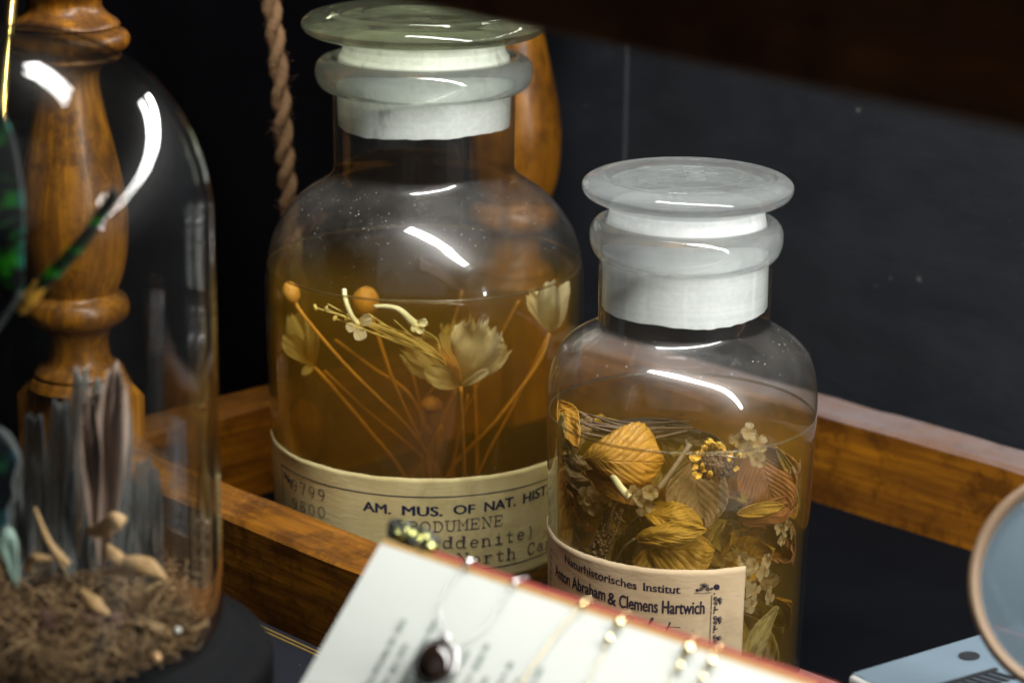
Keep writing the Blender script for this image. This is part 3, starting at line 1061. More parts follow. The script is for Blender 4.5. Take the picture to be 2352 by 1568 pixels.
a_mid, z_mid = BIG.hit(985, 1098)
_, zb_mid = BIG.hit(985, 1346)
TILT = -0.013
lab = make_label(BIG, big, M['label_a'], R(-84), R(86), z_mid, zb_mid, TILT)
pr = Print(BIG)
pr.text('AM.', (836, 1170), (898, 1179), 22, 0.035)
pr.text('MUS.', (925, 1181), (1015, 1183), 22, 0.035)
pr.text('OF', (1042, 1179), (1089, 1177), 21, 0.035)
pr.text('NAT.', (1112, 1173), (1182, 1159), 22, 0.035)
pr.text('HIST.', (1200, 1155), (1256, 1131), 23, 0.035)
pr.text('N', (657, 1098), (666, 1107), 17, 0.05)
pr.text('o', (667, 1108), (675, 1112), 16, 0.04)
pr.pline([(668, 1114), (675, 1119)], 3)
rr = BIG.radius(0.07)
aL, zL = BIG.hit(649, 1050)
off_top = 0.0064
aLs = aL * rr
def zline(a, base):
    return base + TILT * a * rr
zbt = BIG.hit(960, 1140)[1] - TILT * BIG.hit(960, 1140)[0] * rr
zbb = BIG.hit(1200, 1287)[1] - TILT * BIG.hit(1200, 1287)[0] * rr
aR = R(80)
lw = 2.6 * BIG.px2m()
angs = [lerp(aL, aR, i / 60) for i in range(61)]
pr.line([(a * rr, zline(a, zbt)) for a in angs], lw)
pr.line([(a * rr, zline(a, zbb)) for a in angs], lw)
pr.line([(aLs, lerp(zline(aL, zbt), zline(aL, zbb), i / 10)) for i in range(11)], lw)
pr.mb.build('lettering', M['ink'], lab, smooth=False)
pt = Print(BIG, 0.00046)
pt.typed('9799', 0, (672, 1122), 4, (754, 1152), 28, 0.085)
pt.typed('9800', 0, (673, 1164), 4, (754, 1190), 26, 0.085)
pt.typed('SPODUMENE', 1, (934, 1219), 9, (1155, 1203), 25, 0.10)
pt.typed('(hiddenite)', 3, (1013, 1257), 11, (1226, 1229), 27, 0.11)
pt.typed('North Carolina', 2, (1106, 1291), 9, (1263, 1253), 27, 0.11)
pt.mb.build('lettering', M['ink_type'], lab, smooth=False)

_, zs_mid = SMALL.hit(1590, 1308)
aR2, _ = SMALL.hit(1712, 1298)
labs = make_label(SMALL, small, M['label_b'], R(-100), aR2, zs_mid, 0.012, 0.0)
ps = Print(SMALL)
ps.text('Naturhistorisches', (1301, 1290), (1463, 1352), 19, 0.030)
ps.text('Institut', (1479, 1354), (1562, 1361), 19, 0.030)
ps.text('Anton Abraham', (1279, 1320), (1392, 1378), 29, 0.036)
ps.text('&', (1398, 1384), (1416, 1390), 29, 0.036)
ps.text('Clemens Hartwich', (1424, 1392), (1617, 1407), 30, 0.036)
# handwriting, partly behind the book's edge
hw = [[(1440, 1440), (1452, 1418), (1456, 1424), (1448, 1448), (1452, 1456)], [(1484, 1444), (1496, 1420), (1500, 1419), (1492, 1434), (1484, 1462)],
      [(1508, 1441), (1510, 1446), (1506, 1460)], [(1539, 1428), (1531, 1446), (1522, 1464), (1524, 1470)], [(1528, 1438.5), (1545, 1437.5), (1562, 1438.5)]]
for st in hw[:4]:
    ps.pline(st, 4.0, 12)
ps.pline(hw[4], 2.0, 6)
ps.dot((1591, 1446), 1.8)
for k in range(14):
    ps.dot((1554 + k * 4.9, 1468 + k * 0.0 - 0.06 * k), 0.9)
# ornaments: curls, beads and small leaves
def curl(cx, cy, r_, turn=1.6, flip=1, a0=0, w=1.7):
    pts = []
    for i in range(22):
        t = i / 21
        a = a0 + flip * t * turn * 2 * PI
        q = r_ * (1 - 0.8 * t)
        pts.append((cx + q * math.cos(a), cy + q * math.sin(a)))
    ps.pline(pts, w)

def drop(cx, cy, dx, dy, w=3.0):
    ps.pline([(cx, cy), (cx + dx * 0.5, cy + dy * 0.5 - 1), (cx + dx, cy + dy)], w, 5)
    ps.dot((cx + dx, cy + dy), w * 0.62)

xc, ytop = 1645, 1346
for k in range(10):
    ps.dot((xc + 5 * math.cos(k * 0.63), ytop + 5 * math.sin(k * 0.63)), 2.4)
ps.dot((xc, ytop), 4.4)
for k in range(4):
    y0 = ytop + 18 + k * 44
    xk = xc - 0.02 * (y0 - ytop)
    ps.dot((xk - 5, y0 - 3), 2.2)
    curl(xk - 2, y0 + 8, 5.5, 1.7, 1, 0)
    curl(xk - 3, y0 + 19, 5.0, 1.5, -1, 1.5)
    for dx, dy in ((8, -5), (10, 0), (9, 6), (6, 10)):
        drop(xk + 2, y0 + 11, dx, dy, 2.6)
    ps.dot((xk - 4, y0 + 28), 2.6)
    ps.dot((xk + 2, y0 + 33), 1.8)
    curl(xk - 3, y0 + 34, 3.6, 1.3, 1, 2)
ps.pline([(1634, 1364), (1631, 1430), (1628, 1500), (1626, 1540)], 1.5, 12)
for x0_ in (1598, 1611, 1622):
    pass
curl(1601, 1352, 3.6, 1.2, 1, 0, 2.6)
curl(1611, 1350, 5.2, 1.7, 1, 2)
curl(1624, 1350, 5.0, 1.7, -1, 1)
curl(1633, 1350, 3.4, 1.2, -1, 0)
for dx, dy in ((-9, -7), (-4, -9), (1, -10), (6, -8), (10, -5)):
    drop(1617, 1347, dx, dy, 2.2)
ps.pline([(1594, 1359), (1612, 1360), (1632, 1358)], 1.3, 8)
# the same ornament at the label's left end, turned away from view
for k in range(9):
    y0 = 1252 + k * 17
    ps.dot((1269 + 0.0 * k, y0), 2.0)
    ps.pline([(1267, y0 + 4), (1272, y0 + 9), (1268, y0 + 13)], 1.8, 6)
for k in range(5):
    ps.dot((1274 + 2.6 * k, 1262 + 3.0 * k - 2.5 * (k % 2)), 1.8)
ps.pline([(1274, 1268), (1288, 1283)], 1.2)
ps.mb.build('lettering', M['ink_black'], labs, smooth=False)

# ------------------------------------------------------------------ soaked plants in the jars
M['stem'] = plain_mat('orange_brown_stem', (0.76, 0.38, 0.07), 0.5, 0.3, 200, 0.3)
M['bud'] = plain_mat('orange_bud_skin', (0.72, 0.36, 0.07), 0.45, 0.25, 130, 0.3)
M['petal_white'] = petal_mat('pale_soaked_petal', (0.85, 0.62, 0.22), (0.99, 0.88, 0.62), transl=0.38, clear=0.04, vein_dark=0.2)
M['petal_yellow'] = petal_mat('yellow_soaked_petal', (0.85, 0.55, 0.14), (0.88, 0.74, 0.34), transl=0.5, clear=0.10, vein_dark=0.28)
M['filament'] = plain_mat('yellow_filament', (0.90, 0.66, 0.20), 0.5, 0.2, 200, 0.0)
M['tube_flower'] = plain_mat('cream_tube_flower', (0.92, 0.80, 0.46), 0.45, 0.2, 160, 0.3)

def jp(jar):
    def f_(px, py, dd=0.0):
        return at_y(px, py, jar.P.y + dd)
    return f_

BP, SP = jp(BIG), jp(SMALL)
IN_JAR[0] = BIG

def petal(mb_, B, T, width, bow=0.0, cup=0.3, frill=0.0, lobes=7.0, seed=0.0, nu=20, nv=36, shape=0.62, end=0.30, twist=0.0, rnd_tip=False):
    """a petal from base B to tip T; bow bends it towards the viewer, cup rolls its sides"""
    B, T = Vector(B), Vector(T)
    ax = T - B
    L = ax.length
    t = ax.normalized()
    view = (CAM - B).normalized()
    side = t.cross(view).normalized()
    nrm = side.cross(t).normalized()
    if twist:
        q = Matrix.Rotation(twist, 3, t)
        side, nrm = q @ side, q @ nrm
    def fn(u, v):
        s = v * 2 - 1
        if rnd_tip:
            w = u ** 0.5 * math.sqrt(max(0.0, 1 - u ** 5))
        else:
            w = (u ** shape) * (1 - max(0, (u - 0.62) / 0.38) ** 2 * end)
        w *= width / 2
        edge = max(0.0, u - 0.35) / 0.65
        fr = frill * (0.55 * mnoise.noise(Vector((s * lobes * 0.55, seed, 0))) + 0.45 * mnoise.noise(Vector((s * lobes * 1.9, seed, 3))))
        fj = frill * (0.8 * mnoise.noise(Vector((s * lobes * 5, u * 2, seed + 5))) + 0.4 * mnoise.noise(Vector((s * lobes * 11, u * 4, seed + 8))))
        sd = frill * 0.5 * mnoise.noise(Vector((u * 14, s * 1.2, seed + 2))) * abs(s) ** 4 * edge
        p = B + t * L * (u - (0.0 if rnd_tip else 0.14) * u * s * s) + side * w * s * (1 + sd)
        p += t * L * (fr * 0.9 + fj * 0.55) * edge ** 4
        p += nrm * (bow * L * math.sin(PI * u * 0.8) + cup * w * s * s + L * (0.10 + 0.5 * frill) * mnoise.noise(Vector((u * 2.2, s * 2.2, seed))) * edge + L * fj * 0.35 * edge ** 3)
        return p
    mb_.grid(fn, nu, nv)

def stem(mb_, pts, r_, n=18):
    q = smoothpath(pts, n)
    mb_.tube(q, [r_ * (1 + 0.12 * mnoise.noise(p * 160)) for p in q], 8)

GF = 'flowers preserved in the large jar'
px = BIG.px2m()

def flower(name, label, root_pt, kind_cat='flower', group=GF):
    return thing(name, label, kind_cat, root_pt, group)

# the middle flower with a frilled white petal and a sheaf of stamens
t_ = flower('flower', 'cream flower with frilled petals and long stamens in the middle of the large jar', BP(1065, 1240, -.012))
mb = MB()
stem(mb, [BP(1058, 888, -.030), BP(1062, 980, -.026), BP(1066, 1095, -.018), BP(1065, 1240, -.012)], 5.2 * px)
mb.build('stem', M['stem'], t_)
for B, T, w, kw, mt in (
        ((1058, 884, -.030), (1112, 738, -.034), 150, dict(bow=.10, cup=-.22, frill=.34, lobes=8, seed=1.0), 'petal_white'),
        ((1056, 884, -.028), (1058, 738, -.010), 120, dict(bow=-.05, cup=.3, frill=.36, lobes=8, seed=4.0), 'petal_yellow'),
        ((1056, 886, -.028), (940, 790, -.022), 120, dict(bow=.08, cup=.35, frill=.36, lobes=8, seed=7.0), 'petal_yellow'),
        ((1056, 887, -.030), (972, 846, -.036), 66, dict(bow=.15, cup=.5, frill=.05, lobes=3, seed=9.0), 'petal_yellow'),
        ((1060, 886, -.030), (1158, 790, -.026), 84, dict(bow=.05, cup=.3, frill=.34, lobes=8, seed=11.0), 'petal_white'),
        ((1060, 887, -.031), (1128, 845, -.036), 26, dict(bow=.2, cup=.8, frill=.02, lobes=3, seed=13.0), 'petal_white')):
    mb = MB()
    petal(mb, BP(*B), BP(*T), w * px, nu=40, nv=70, **kw)
    mb.build('petal', M[mt], t_)
mb = MB()
tips = [(724, 706), (741, 711), (769, 731), (797, 732), (752, 698), (800, 742), (830, 730), (845, 720), (870, 742), (905, 735), (930, 760), (958, 752), (878, 770), (850, 752)]
for k, (x, y) in enumerate(tips):
    d0 = rnd.uniform(-.004, .004)
    mid = BP(lerp(1050, x, .5) + rnd.uniform(-8, 8), lerp(868, y, .5) - 22 + rnd.uniform(-16, 16), -.034 + d0)
    q = smoothpath([BP(1052 + rnd.uniform(-6, 4), 872, -.031), BP(1008 + rnd.uniform(-8, 8), 820 + rnd.uniform(-8, 8), -.034 + d0), mid, BP(x, y, -.035 + d0 * 2)], 20)
    mb.tube(q, 1.5 * px, 5)
    if k < 4:
        mb.blob(BP(x, y, -.035 + d0 * 2), 5 * px, 5 * px, 8.5 * px, axis=Vector((rnd.uniform(-1, 1), 0, 1)))
mb.build('stamens', M['filament'], t_)
mb = MB()
for k in range(7):
    q = smoothpath([BP(1054 + k * 0.8, 878, -.0335), BP(1022 + k * 5, 828 + k * 2, -.036), BP(985 + k * 7, 795 - k, -.036)], 12)
    mb.tube(q, [3.2 * px * (1 - .8 * i / 12) for i in range(13)], 5)
mb.build('style', M['stem'], t_)

# the flower against the right side
t_ = flower('flower', 'pale bell-shaped flower pressed against the right wall of the large jar', BP(1030, 1240, -.006))
mb = MB()
stem(mb, [BP(1262, 765, -.012), BP(1235, 835, -.012), BP(1140, 965, -.012), BP(1030, 1088, -.008), BP(1000, 1240, -.006)], 5.0 * px, 24)
mb.build('stem', M['stem'], t_)
for B, T, w, kw in (
        ((1262, 762, -.012), (1268, 640, -.018), 92, dict(bow=.12, cup=.5, frill=.12, lobes=4, seed=21.)),
        ((1262, 762, -.012), (1222, 668, -.008), 62, dict(bow=.06, cup=.3, frill=.2, lobes=5, seed=23.)),
        ((1264, 762, -.012), (1322, 648, -.010), 78, dict(bow=.10, cup=.5, frill=.08, lobes=4, seed=25.))):
    mb = MB()
    petal(mb, BP(*B), BP(*T), w * px, **kw)
    mb.build('petal', M['petal_white'], t_)

# drooping flower on the left
t_ = flower('flower', 'limp yellowish flower hanging at the left side of the large jar', BP(940, 1240, .004))
mb = MB()
stem(mb, [BP(722, 842, -.004), BP(765, 890, -.006), BP(850, 990, -.008), BP(930, 1095, -.006), BP(985, 1240, .004)], 5.0 * px, 24)
mb.build('stem', M['stem'], t_)
for B, T, w, kw in (
        ((720, 838, -.004), (672, 722, .000), 78, dict(bow=.1, cup=.5, frill=.16, lobes=5, seed=31.)),
        ((720, 838, -.004), (648, 770, -.006), 62, dict(bow=.1, cup=.5, frill=.10, lobes=5, seed=33.)),
        ((719, 838, -.006), (690, 862, -.012), 26, dict(bow=.2, cup=.6, frill=.03, lobes=3, seed=34.)),
        ((720, 838, -.002), (712, 745, -.008), 46, dict(bow=.1, cup=.5, frill=.16, lobes=5, seed=35.))):
    mb = MB()
    petal(mb, BP(*B), BP(*T), w * px, **kw)
    mb.build('petal', M['petal_yellow'], t_)

def bud(label, top, r_, path, ax=(0, 0, 1), stretch=1.25):
    t0 = flower('flower_bud', label, BP(*path[-1]), 'flower bud', 'seed buds on stems in the large jar')
    mb_ = MB()
    stem(mb_, [BP(*p) for p in path], 4.6 * px, 24)
    mb_.build('stem', M['stem'], t0)
    mb_ = MB()
    mb_.blob(BP(*top), r_ * px, r_ * px, r_ * stretch * px, 20, 14, axis=Vector(ax), bumpy=0.10, seed=top[0])
    mb_.build('bud', M['bud'], t0)

bud('oval orange bud furthest left under the liquid line of the large jar', (668, 672, -.012), 22,
    [(676, 690, -.012), (700, 728, -.014), (800, 845, -.014), (940, 985, -.012), (1005, 1090, -.008), (1030, 1240, .0)], (-.3, 0, 1))
bud('round orange bud cut by the liquid line near the small lobed blossom', (840, 692, -.006), 33,
    [(852, 722, -.006), (868, 770, -.006), (905, 880, -.006), (955, 990, -.004), (1000, 1088, .0), (1020, 1240, .004)], (.1, 0, 1), 1.1)
bud('small capped seed capsule low among the crossing stems', (992, 930, -.004), 26,
    [(988, 950, -.004), (985, 1000, -.002), (1000, 1060, .0), (1020, 1120, .004), (1030, 1240, .008)], (0, 0, 1), .8)

# small blossom with three lobes on a stalk
t_ = flower('blossom', 'small pale three-lobed blossom on a bent stalk', BP(826, 752, -.036), 'blossom', 'small cut blossoms in the large jar')
mb = MB()
mb.tube(smoothpath([BP(790, 664, -.036), BP(794, 690, -.038), BP(806, 722, -.039), BP(822, 745, -.038)], 14), [5.5 * px, *[6 * px] * 12, 7 * px, 8 * px], 8)
mb.build('tube', M['tube_flower'], t_)
for x, y, w in ((856, 728, 36), (830, 782, 40), (794, 756, 30)):
    mb = MB()
    petal(mb, BP(822, 744, -.038), BP(x, y, -.040), w * px, bow=.1, cup=.15, frill=.02, lobes=3, seed=x * .1, rnd_tip=True)
    mb.build('petal', M['petal_white'], t_)
t_ = flower('blossom', 'cream tube blossom lying level under the liquid line', BP(915, 720, -.040), 'blossom', 'small cut blossoms in the large jar')
mb = MB()
mb.tube(smoothpath([BP(860, 704, -.040), BP(890, 704, -.041), BP(918, 712, -.042), BP(945, 738, -.041), BP(962, 752, -.040)], 18), [5 * px + (i / 18) ** 2 * 9 * px for i in range(19)], 10)
mb.build('tube', M['tube_flower'], t_)
for x, y, w in ((984, 738, 24), (972, 764, 26), (948, 762, 18)):
    mb = MB()
    petal(mb, BP(954, 744, -.041), BP(x, y, -.042), w * px, bow=.2, cup=.4, frill=.1, lobes=3, seed=x * .1)
    mb.build('petal', M['tube_flower'], t_)

loose = [([(1255, 778, .004), (1180, 930, .004), (1098, 1092, .004), (1075, 1240, .006)], 3.6), ([(1090, 880, .014), (1094, 980, .012), (1094, 1100, .010), (1080, 1240, .010)], 4.6),
         ([(1048, 895, -.018), (1020, 950, -.016), (998, 990, -.014), (985, 1060, -.01), (1010, 1240, .0)], 4.2), ([(745, 850, .012), (840, 940, .012), (940, 1022, .010), (1010, 1100, .008), (1030, 1240, .010)], 3.4),
         ([(770, 780, .006), (850, 840, .006), (940, 905, .004), (975, 1000, .004), (1005, 1240, .006)], 4.6), ([(925, 760, .012), (945, 850, .012), (965, 930, .010), (995, 1060, .010), (1010, 1240, .012)], 4.0),
         ([(1062, 668, .010), (1040, 745, .012), (1000, 880, .014), (965, 960, .014), (990, 1240, .014)], 3.4), ([(1192, 690, .012), (1150, 770, .014), (1090, 900, .016), (1050, 1010, .014), (1035, 1240, .014)], 3.4),
         ([(985, 1020, .002), (962, 1075, .004), (920, 1120, .006), (900, 1180, .008)], 3.2), ([(1075, 905, .004), (1055, 1000, .004), (1035, 1090, .004), (1028, 1240, .004)], 3.2)]
for path, r_ in loose:
    mb = MB()
    stem(mb, [BP(*p) for p in path], r_ * px, 24)
    tag(mb.build('stem', M['stem'], None, loc=BP(*path[-1])), 'bare thin orange brown stem among the flowers in the large jar', 'stem', 'bare stems in the large jar')
M['amber_glow'] = petal_mat('orange_reflection', (0.60, 0.26, 0.05), (0.70, 0.34, 0.08), transl=0.5, clear=0.45)  # for a sheet added in place of a blurred orange reflection
t_ = thing('petal', 'orange petal-shaped sheet imitating an amber reflection low at the left wall of the large jar', 'petal', BP(700, 1060, .012))
mb = MB()
petal(mb, BP(690, 1100, .012), BP(690, 915, .02), 150 * px, bow=.1, cup=.3, frill=.1, seed=51.)
mb.build('blade', M['amber_glow'], t_)
# a wilted bract round the stems
mb = MB()
for k in range(4):
    petal(mb, BP(985 + k * 5, 1060, -.006), BP(962 + k * 18, 985 - 14 * (k % 2), -.010), 26 * px, bow=.15, cup=.5, frill=.1, lobes=3, seed=60. + k, nu=8, nv=8)
tag(mb.build('bract', M['bud'], None, loc=BP(985, 1060, -.006), solid=0.0003), 'wilted orange bract where the stems cross', 'bract')

# ------------------------------------------------------------------ the small jar
IN_JAR[0] = SMALL
sx = SMALL.px2m()
M['leaf_orange'] = leaf_mat('orange_soaked_leaf', (0.66, 0.33, 0.035), (0.26, 0.11, 0.015), 9)
M['leaf_gold'] = leaf_mat('golden_soaked_leaf', (0.60, 0.36, 0.045), (0.26, 0.13, 0.015), 8)
M['leaf_grey'] = leaf_mat('grey_brown_leaf', (0.30, 0.20, 0.10), (0.13, 0.08, 0.035), 9, transl=.15)
M['leaf_brown'] = leaf_mat('russet_leaf', (0.34, 0.13, 0.03), (0.14, 0.05, 0.015), 14, transl=.2)
M['leaf_dark'] = leaf_mat('dark_leaf', (0.12, 0.085, 0.055), (0.05, 0.035, 0.02), 10, transl=.1)
M['leaf_pale'] = leaf_mat('pale_olive_leaf', (0.50, 0.38, 0.12), (0.30, 0.22, 0.06), 7, transl=.4)
M['floret'] = petal_mat('cream_floret', (0.62, 0.40, 0.11), (0.68, 0.54, 0.28), veins=14, transl=0.5, clear=0.22, vein_dark=.3)
M['seed'] = plain_mat('brown_seed', (0.16, 0.10, 0.06), 0.55, 0.4, 260, 0.4)
M['dry_stem'] = plain_mat('grey_stem', (0.22, 0.17, 0.12), 0.6, 0.3, 200, 0.4)
M['bract_gold'] = plain_mat('golden_bract', (0.80, 0.48, 0.07), 0.5, 0.3, 200, 0.4)

def leaf(label, B, T, width, mat, bow=0.1, cup=0.2, roll=0.0, seed=0.0, wav=0.06, asym=0.0, serr=0.02, peak=0.42, group='leaves packed in the small jar', stalk=None, name='leaf'):
    B, T = SP(*B), SP(*T)
    t0 = thing(name, label, 'leaf', B, group)
    ax = T - B
    L = ax.length
    t = ax.normalized()
    view = (CAM - B).normalized()
    side = t.cross(view).normalized()
    nrm = side.cross(t).normalized()
    if roll:
        q = Matrix.Rotation(roll, 3, t)
        side, nrm = q @ side, q @ nrm
    wd = width * sx / 2
    def fn(u, v):
        s = v * 2 - 1
        e = u ** (math.log(0.5) / math.log(peak))
        w = wd * max(0.0, math.sin(PI * e)) ** 0.75 * (1 + asym * s)
        w *= 1 + serr * math.sin(u * 75)
        p = B + t * L * (u + 0.10 * abs(s) * math.sin(PI * u)) + side * w * s
        wob = wav * 1.5 * L * mnoise.noise(Vector((u * 2.6, s * 1.8, seed))) + wav * 0.5 * L * mnoise.noise(Vector((u * 8, s * 5, seed + 3)))
        w *= 1 + 0.12 * mnoise.noise(Vector((u * 4, (1 if s > 0 else -1) * 2.0, seed + 9)))
        p += nrm * (bow * L * math.sin(PI * u) + cup * wd * s * s - 0.05 * wd * (1 - abs(s)) + wob)
        return p
    mb_ = MB()
    mb_.grid(fn, 40, 24)
    mb_.build('blade', M[mat], t0, solid=0.00018)
    if stalk:
        mb_ = MB()
        stem(mb_, [B] + [SP(*p) for p in stalk], 3.2 * sx, 12)
        mb_.build('stalk', M['dry_stem'], t0)
    return t0

leaf('folded orange leaf with ribbed veins under the liquid line', (1316, 1058, -.028), (1530, 1062, -.022), 150, 'leaf_orange', bow=.12, cup=-.5, seed=1., peak=.6, asym=-.25, wav=.05)
leaf('drab flap of an orange leaf tucked behind the folded one', (1330, 1085, -.020), (1500, 1130, -.016), 85, 'leaf_orange', bow=.1, cup=.3, seed=2., peak=.5)
leaf('grey brown veined leaf pointing down in the middle of the small jar', (1590, 1060, -.014), (1614, 1218, -.026), 150, 'leaf_grey', bow=.06, cup=.2, seed=3., stalk=[(1582, 1040, -.012), (1575, 1010, -.008)])
leaf('golden leaf with torn tip below the cream blossoms', (1480, 1180, -.022), (1612, 1204, -.028), 84, 'leaf_gold', bow=.10, cup=-.3, seed=4., serr=.05)
leaf('narrow golden leaf curling over the wide one above the label', (1458, 1236, -.024), (1622, 1216, -.029), 60, 'leaf_gold', bow=.15, cup=-.4, seed=5., stalk=[(1430, 1258, -.022), (1405, 1300, -.016)])
leaf('wide golden leaf just above the tan label', (1490, 1262, -.022), (1640, 1262, -.026), 135, 'leaf_gold', bow=.10, cup=-.25, seed=6., asym=.3, serr=.03)
leaf('golden leaf lower half hidden by the tan label', (1500, 1225, -.018), (1520, 1350, -.024), 120, 'leaf_gold', bow=.10, cup=-.2, seed=6.5)
leaf('large russet leaf standing at the right wall of the small jar', (1735, 1020, -.010), (1790, 1195, -.012), 165, 'leaf_brown', bow=.05, cup=.15, seed=7., asym=-.1, wav=.05)
leaf('curled pale edge of a leaf along the right wall of the small jar', (1780, 1022, -.014), (1866, 1168, -.004), 26, 'leaf_pale', bow=.05, cup=.5, seed=8., wav=.03)
leaf('orange leaf at the left wall by the liquid line', (1268, 928, .006), (1330, 1030, -.016), 90, 'leaf_orange', bow=.1, cup=.3, seed=9., wav=.05)
leaf('dark crumpled leaf behind the seed head', (1520, 1010, .004), (1690, 1080, .000), 120, 'leaf_dark', bow=.1, cup=.4, seed=10., wav=.10)
leaf('dark brown leaf floating flat at the liquid surface', (1360, 985, -.004), (1600, 985, .010), 55, 'leaf_dark', bow=.02, cup=.3, seed=11., wav=.04)
leaf('olive leaf behind the golden leaves at the left', (1330, 1180, .002), (1460, 1290, -.010), 120, 'leaf_pale', bow=.1, cup=.3, seed=12.)
leaf('russet leaf deep in the middle right of the small jar', (1640, 1170, .002), (1760, 1215, -.004), 95, 'leaf_brown', bow=.1, cup=.3, seed=13., wav=.1)
leaf('crumpled brown leaf under the large russet one', (1700, 1200, -.016), (1850, 1150, -.010), 60, 'leaf_brown', bow=.1, cup=.5, seed=14., wav=.12)
leaf('golden scrap of leaf at the right wall of the small jar', (1690, 1180, -.020), (1800, 1160, -.018), 34, 'leaf_gold', bow=.1, cup=.4, seed=15., wav=.08)
leaf('pale olive leaf low beside the label edge', (1700, 1545, -.026), (1800, 1395, -.020), 70, 'leaf_pale', bow=.08, cup=.4, seed=16.)
leaf('second pale olive leaf deep behind the low one', (1760, 1560, -.006), (1690, 1400, -.004), 120, 'leaf_pale', bow=.08, cup=.4, seed=17.)
leaf('dark leaf standing behind the flower spike', (1420, 1330, -.010), (1470, 1180, -.016), 70, 'leaf_dark', bow=.08, cup=.4, seed=18.)
leaf('dim golden leaf behind the lower cream blossoms', (1660, 1300, -.008), (1780, 1260, -.012), 110, 'leaf_gold', bow=.08, cup=.4, seed=19.)

# the matted mass behind the nearer leaves
for k in range(72):
    a = rnd.uniform(0, 2 * PI)
    q = math.sqrt(rnd.random()) * .026
    x = rnd.uniform(1300, 1830)
    y = rnd.choice((rnd.uniform(1010, 1200), rnd.uniform(1120, 1420)))
    an = rnd.uniform(0, 2 * PI)
    L = rnd.uniform(70, 150)
    leaf('crumpled amber brown leaf scrap in the matted mass filling the small jar', (x, y, rnd.uniform(-.019, .018)), (x + L * math.cos(an), y + L * .8 * math.sin(an), rnd.uniform(-.014, .018)),
         rnd.uniform(60, 120), rnd.choice(('leaf_brown', 'leaf_gold', 'leaf_orange', 'leaf_grey', 'leaf_brown', 'leaf_pale')), bow=rnd.uniform(-.2, .25), cup=rnd.uniform(-.6, .6), seed=100. + k, wav=rnd.uniform(.08, .18), serr=.05, peak=rnd.uniform(.35, .65), group='matted leaf scraps in the small jar', name='leaf_scrap', roll=rnd.uniform(-.9, .9))

def florets(label, spots, size, group='cream blossom clusters in the small jar'):
    c0 = SP(*spots[0])
    t0 = thing('blossom_cluster', label, 'blossom', c0, group)
    for k, (x, y, dd) in enumerate(spots):
        mb_ = MB()
        c = SP(x, y, dd)
        n_ = 4 + k % 2
        a0 = rnd.uniform(0, 6)
        for j in range(n_):
            a = a0 + 2 * PI * j / n_
            tip = c + (_r * math.cos(a) + _u * math.sin(a)) * size * sx * rnd.uniform(.8, 1.1) - _f * rnd.uniform(-.001, .004)
            petal(mb_, c, tip, size * 1.2 * sx, bow=.15, cup=rnd.uniform(.2, .6), frill=.06, lobes=3, seed=x + j, nu=9, nv=10, rnd_tip=True)
        mb_.build('floret', M['floret'], t0)

florets('cream blossoms floating half out of the liquid at the right', [(1718, 992, -.014), (1740, 1020, -.018), (1715, 1030, -.020), (1738, 1052, -.022), (1698, 1008, -.014)], 24)
florets('cream blossoms in front of the folded orange leaf', [(1470, 1142, -.029), (1490, 1132, -.030), (1482, 1160, -.030), (1452, 1136, -.028)], 24)
florets('dim yellowish blossoms at the left wall of the small jar', [(1345, 1140, -.016), (1372, 1130, -.017), (1400, 1138, -.020), (1360, 1158, -.016)], 26)
florets('cream blossoms high on the right wall below the leaf edge', [(1795, 1215, -.018), (1820, 1208, -.016), (1838, 1222, -.014), (1802, 1240, -.018)], 20)
florets('cream blossoms beside the upper right corner of the tan label', [(1708, 1284, -.027), (1735, 1300, -.028), (1722, 1330, -.029), (1742, 1362, -.029), (1762, 1320, -.026), (1780, 1370, -.024), (1768, 1290, -.024), (1730, 1390, -.028)], 24)
florets('dim blossoms deep behind the tan label corner', [(1650, 1285, -.010), (1680, 1268, -.008), (1700, 1260, -.010)], 22)

def tube_stalk(label, pts, r_, mat, group='loose stalks in the small jar'):
    mb_ = MB()
    stem(mb_, [SP(*p) for p in pts], r_ * sx, 18)
    tag(mb_.build('stalk', M[mat], None, loc=SP(*pts[0])), label, 'stalk', group)

tube_stalk('grey stalk slanting up to the liquid line', [(1512, 1122, -.024), (1545, 1080, -.022), (1585, 1020, -.018)], 6.5, 'dry_stem')
tube_stalk('pale tube stalk below the folded orange leaf', [(1405, 1090, -.027), (1425, 1120, -.028), (1445, 1142, -.029)], 10, 'tube_flower')
tube_stalk('dark stalk beside the flower spike', [(1452, 1320, -.018), (1468, 1250, -.020), (1500, 1190, -.020)], 8, 'seed')
for k in range(6):
    y = 955 + k * 8 + rnd.uniform(-6, 6)
    pts = [(1318 + rnd.uniform(0, 50), y - 6, .004 - .003 * k), (1420 + rnd.uniform(-30, 60), y + 14 + rnd.uniform(-8, 8), -.004 - .002 * k), (1530 + rnd.uniform(-20, 70), y + 12 - k * 2 + rnd.uniform(-14, 14), .010 - k * .003)]
    mb = MB()
    stem(mb, [SP(*p) for p in pts], rnd.uniform(1.6, 3.4) * sx, 14)
    tag(mb.build('grass_blade', M['seed'], None, loc=SP(*pts[0])), 'thin dried grass blade lying along the liquid surface of the small jar', 'grass', 'grass blades at the liquid surface')

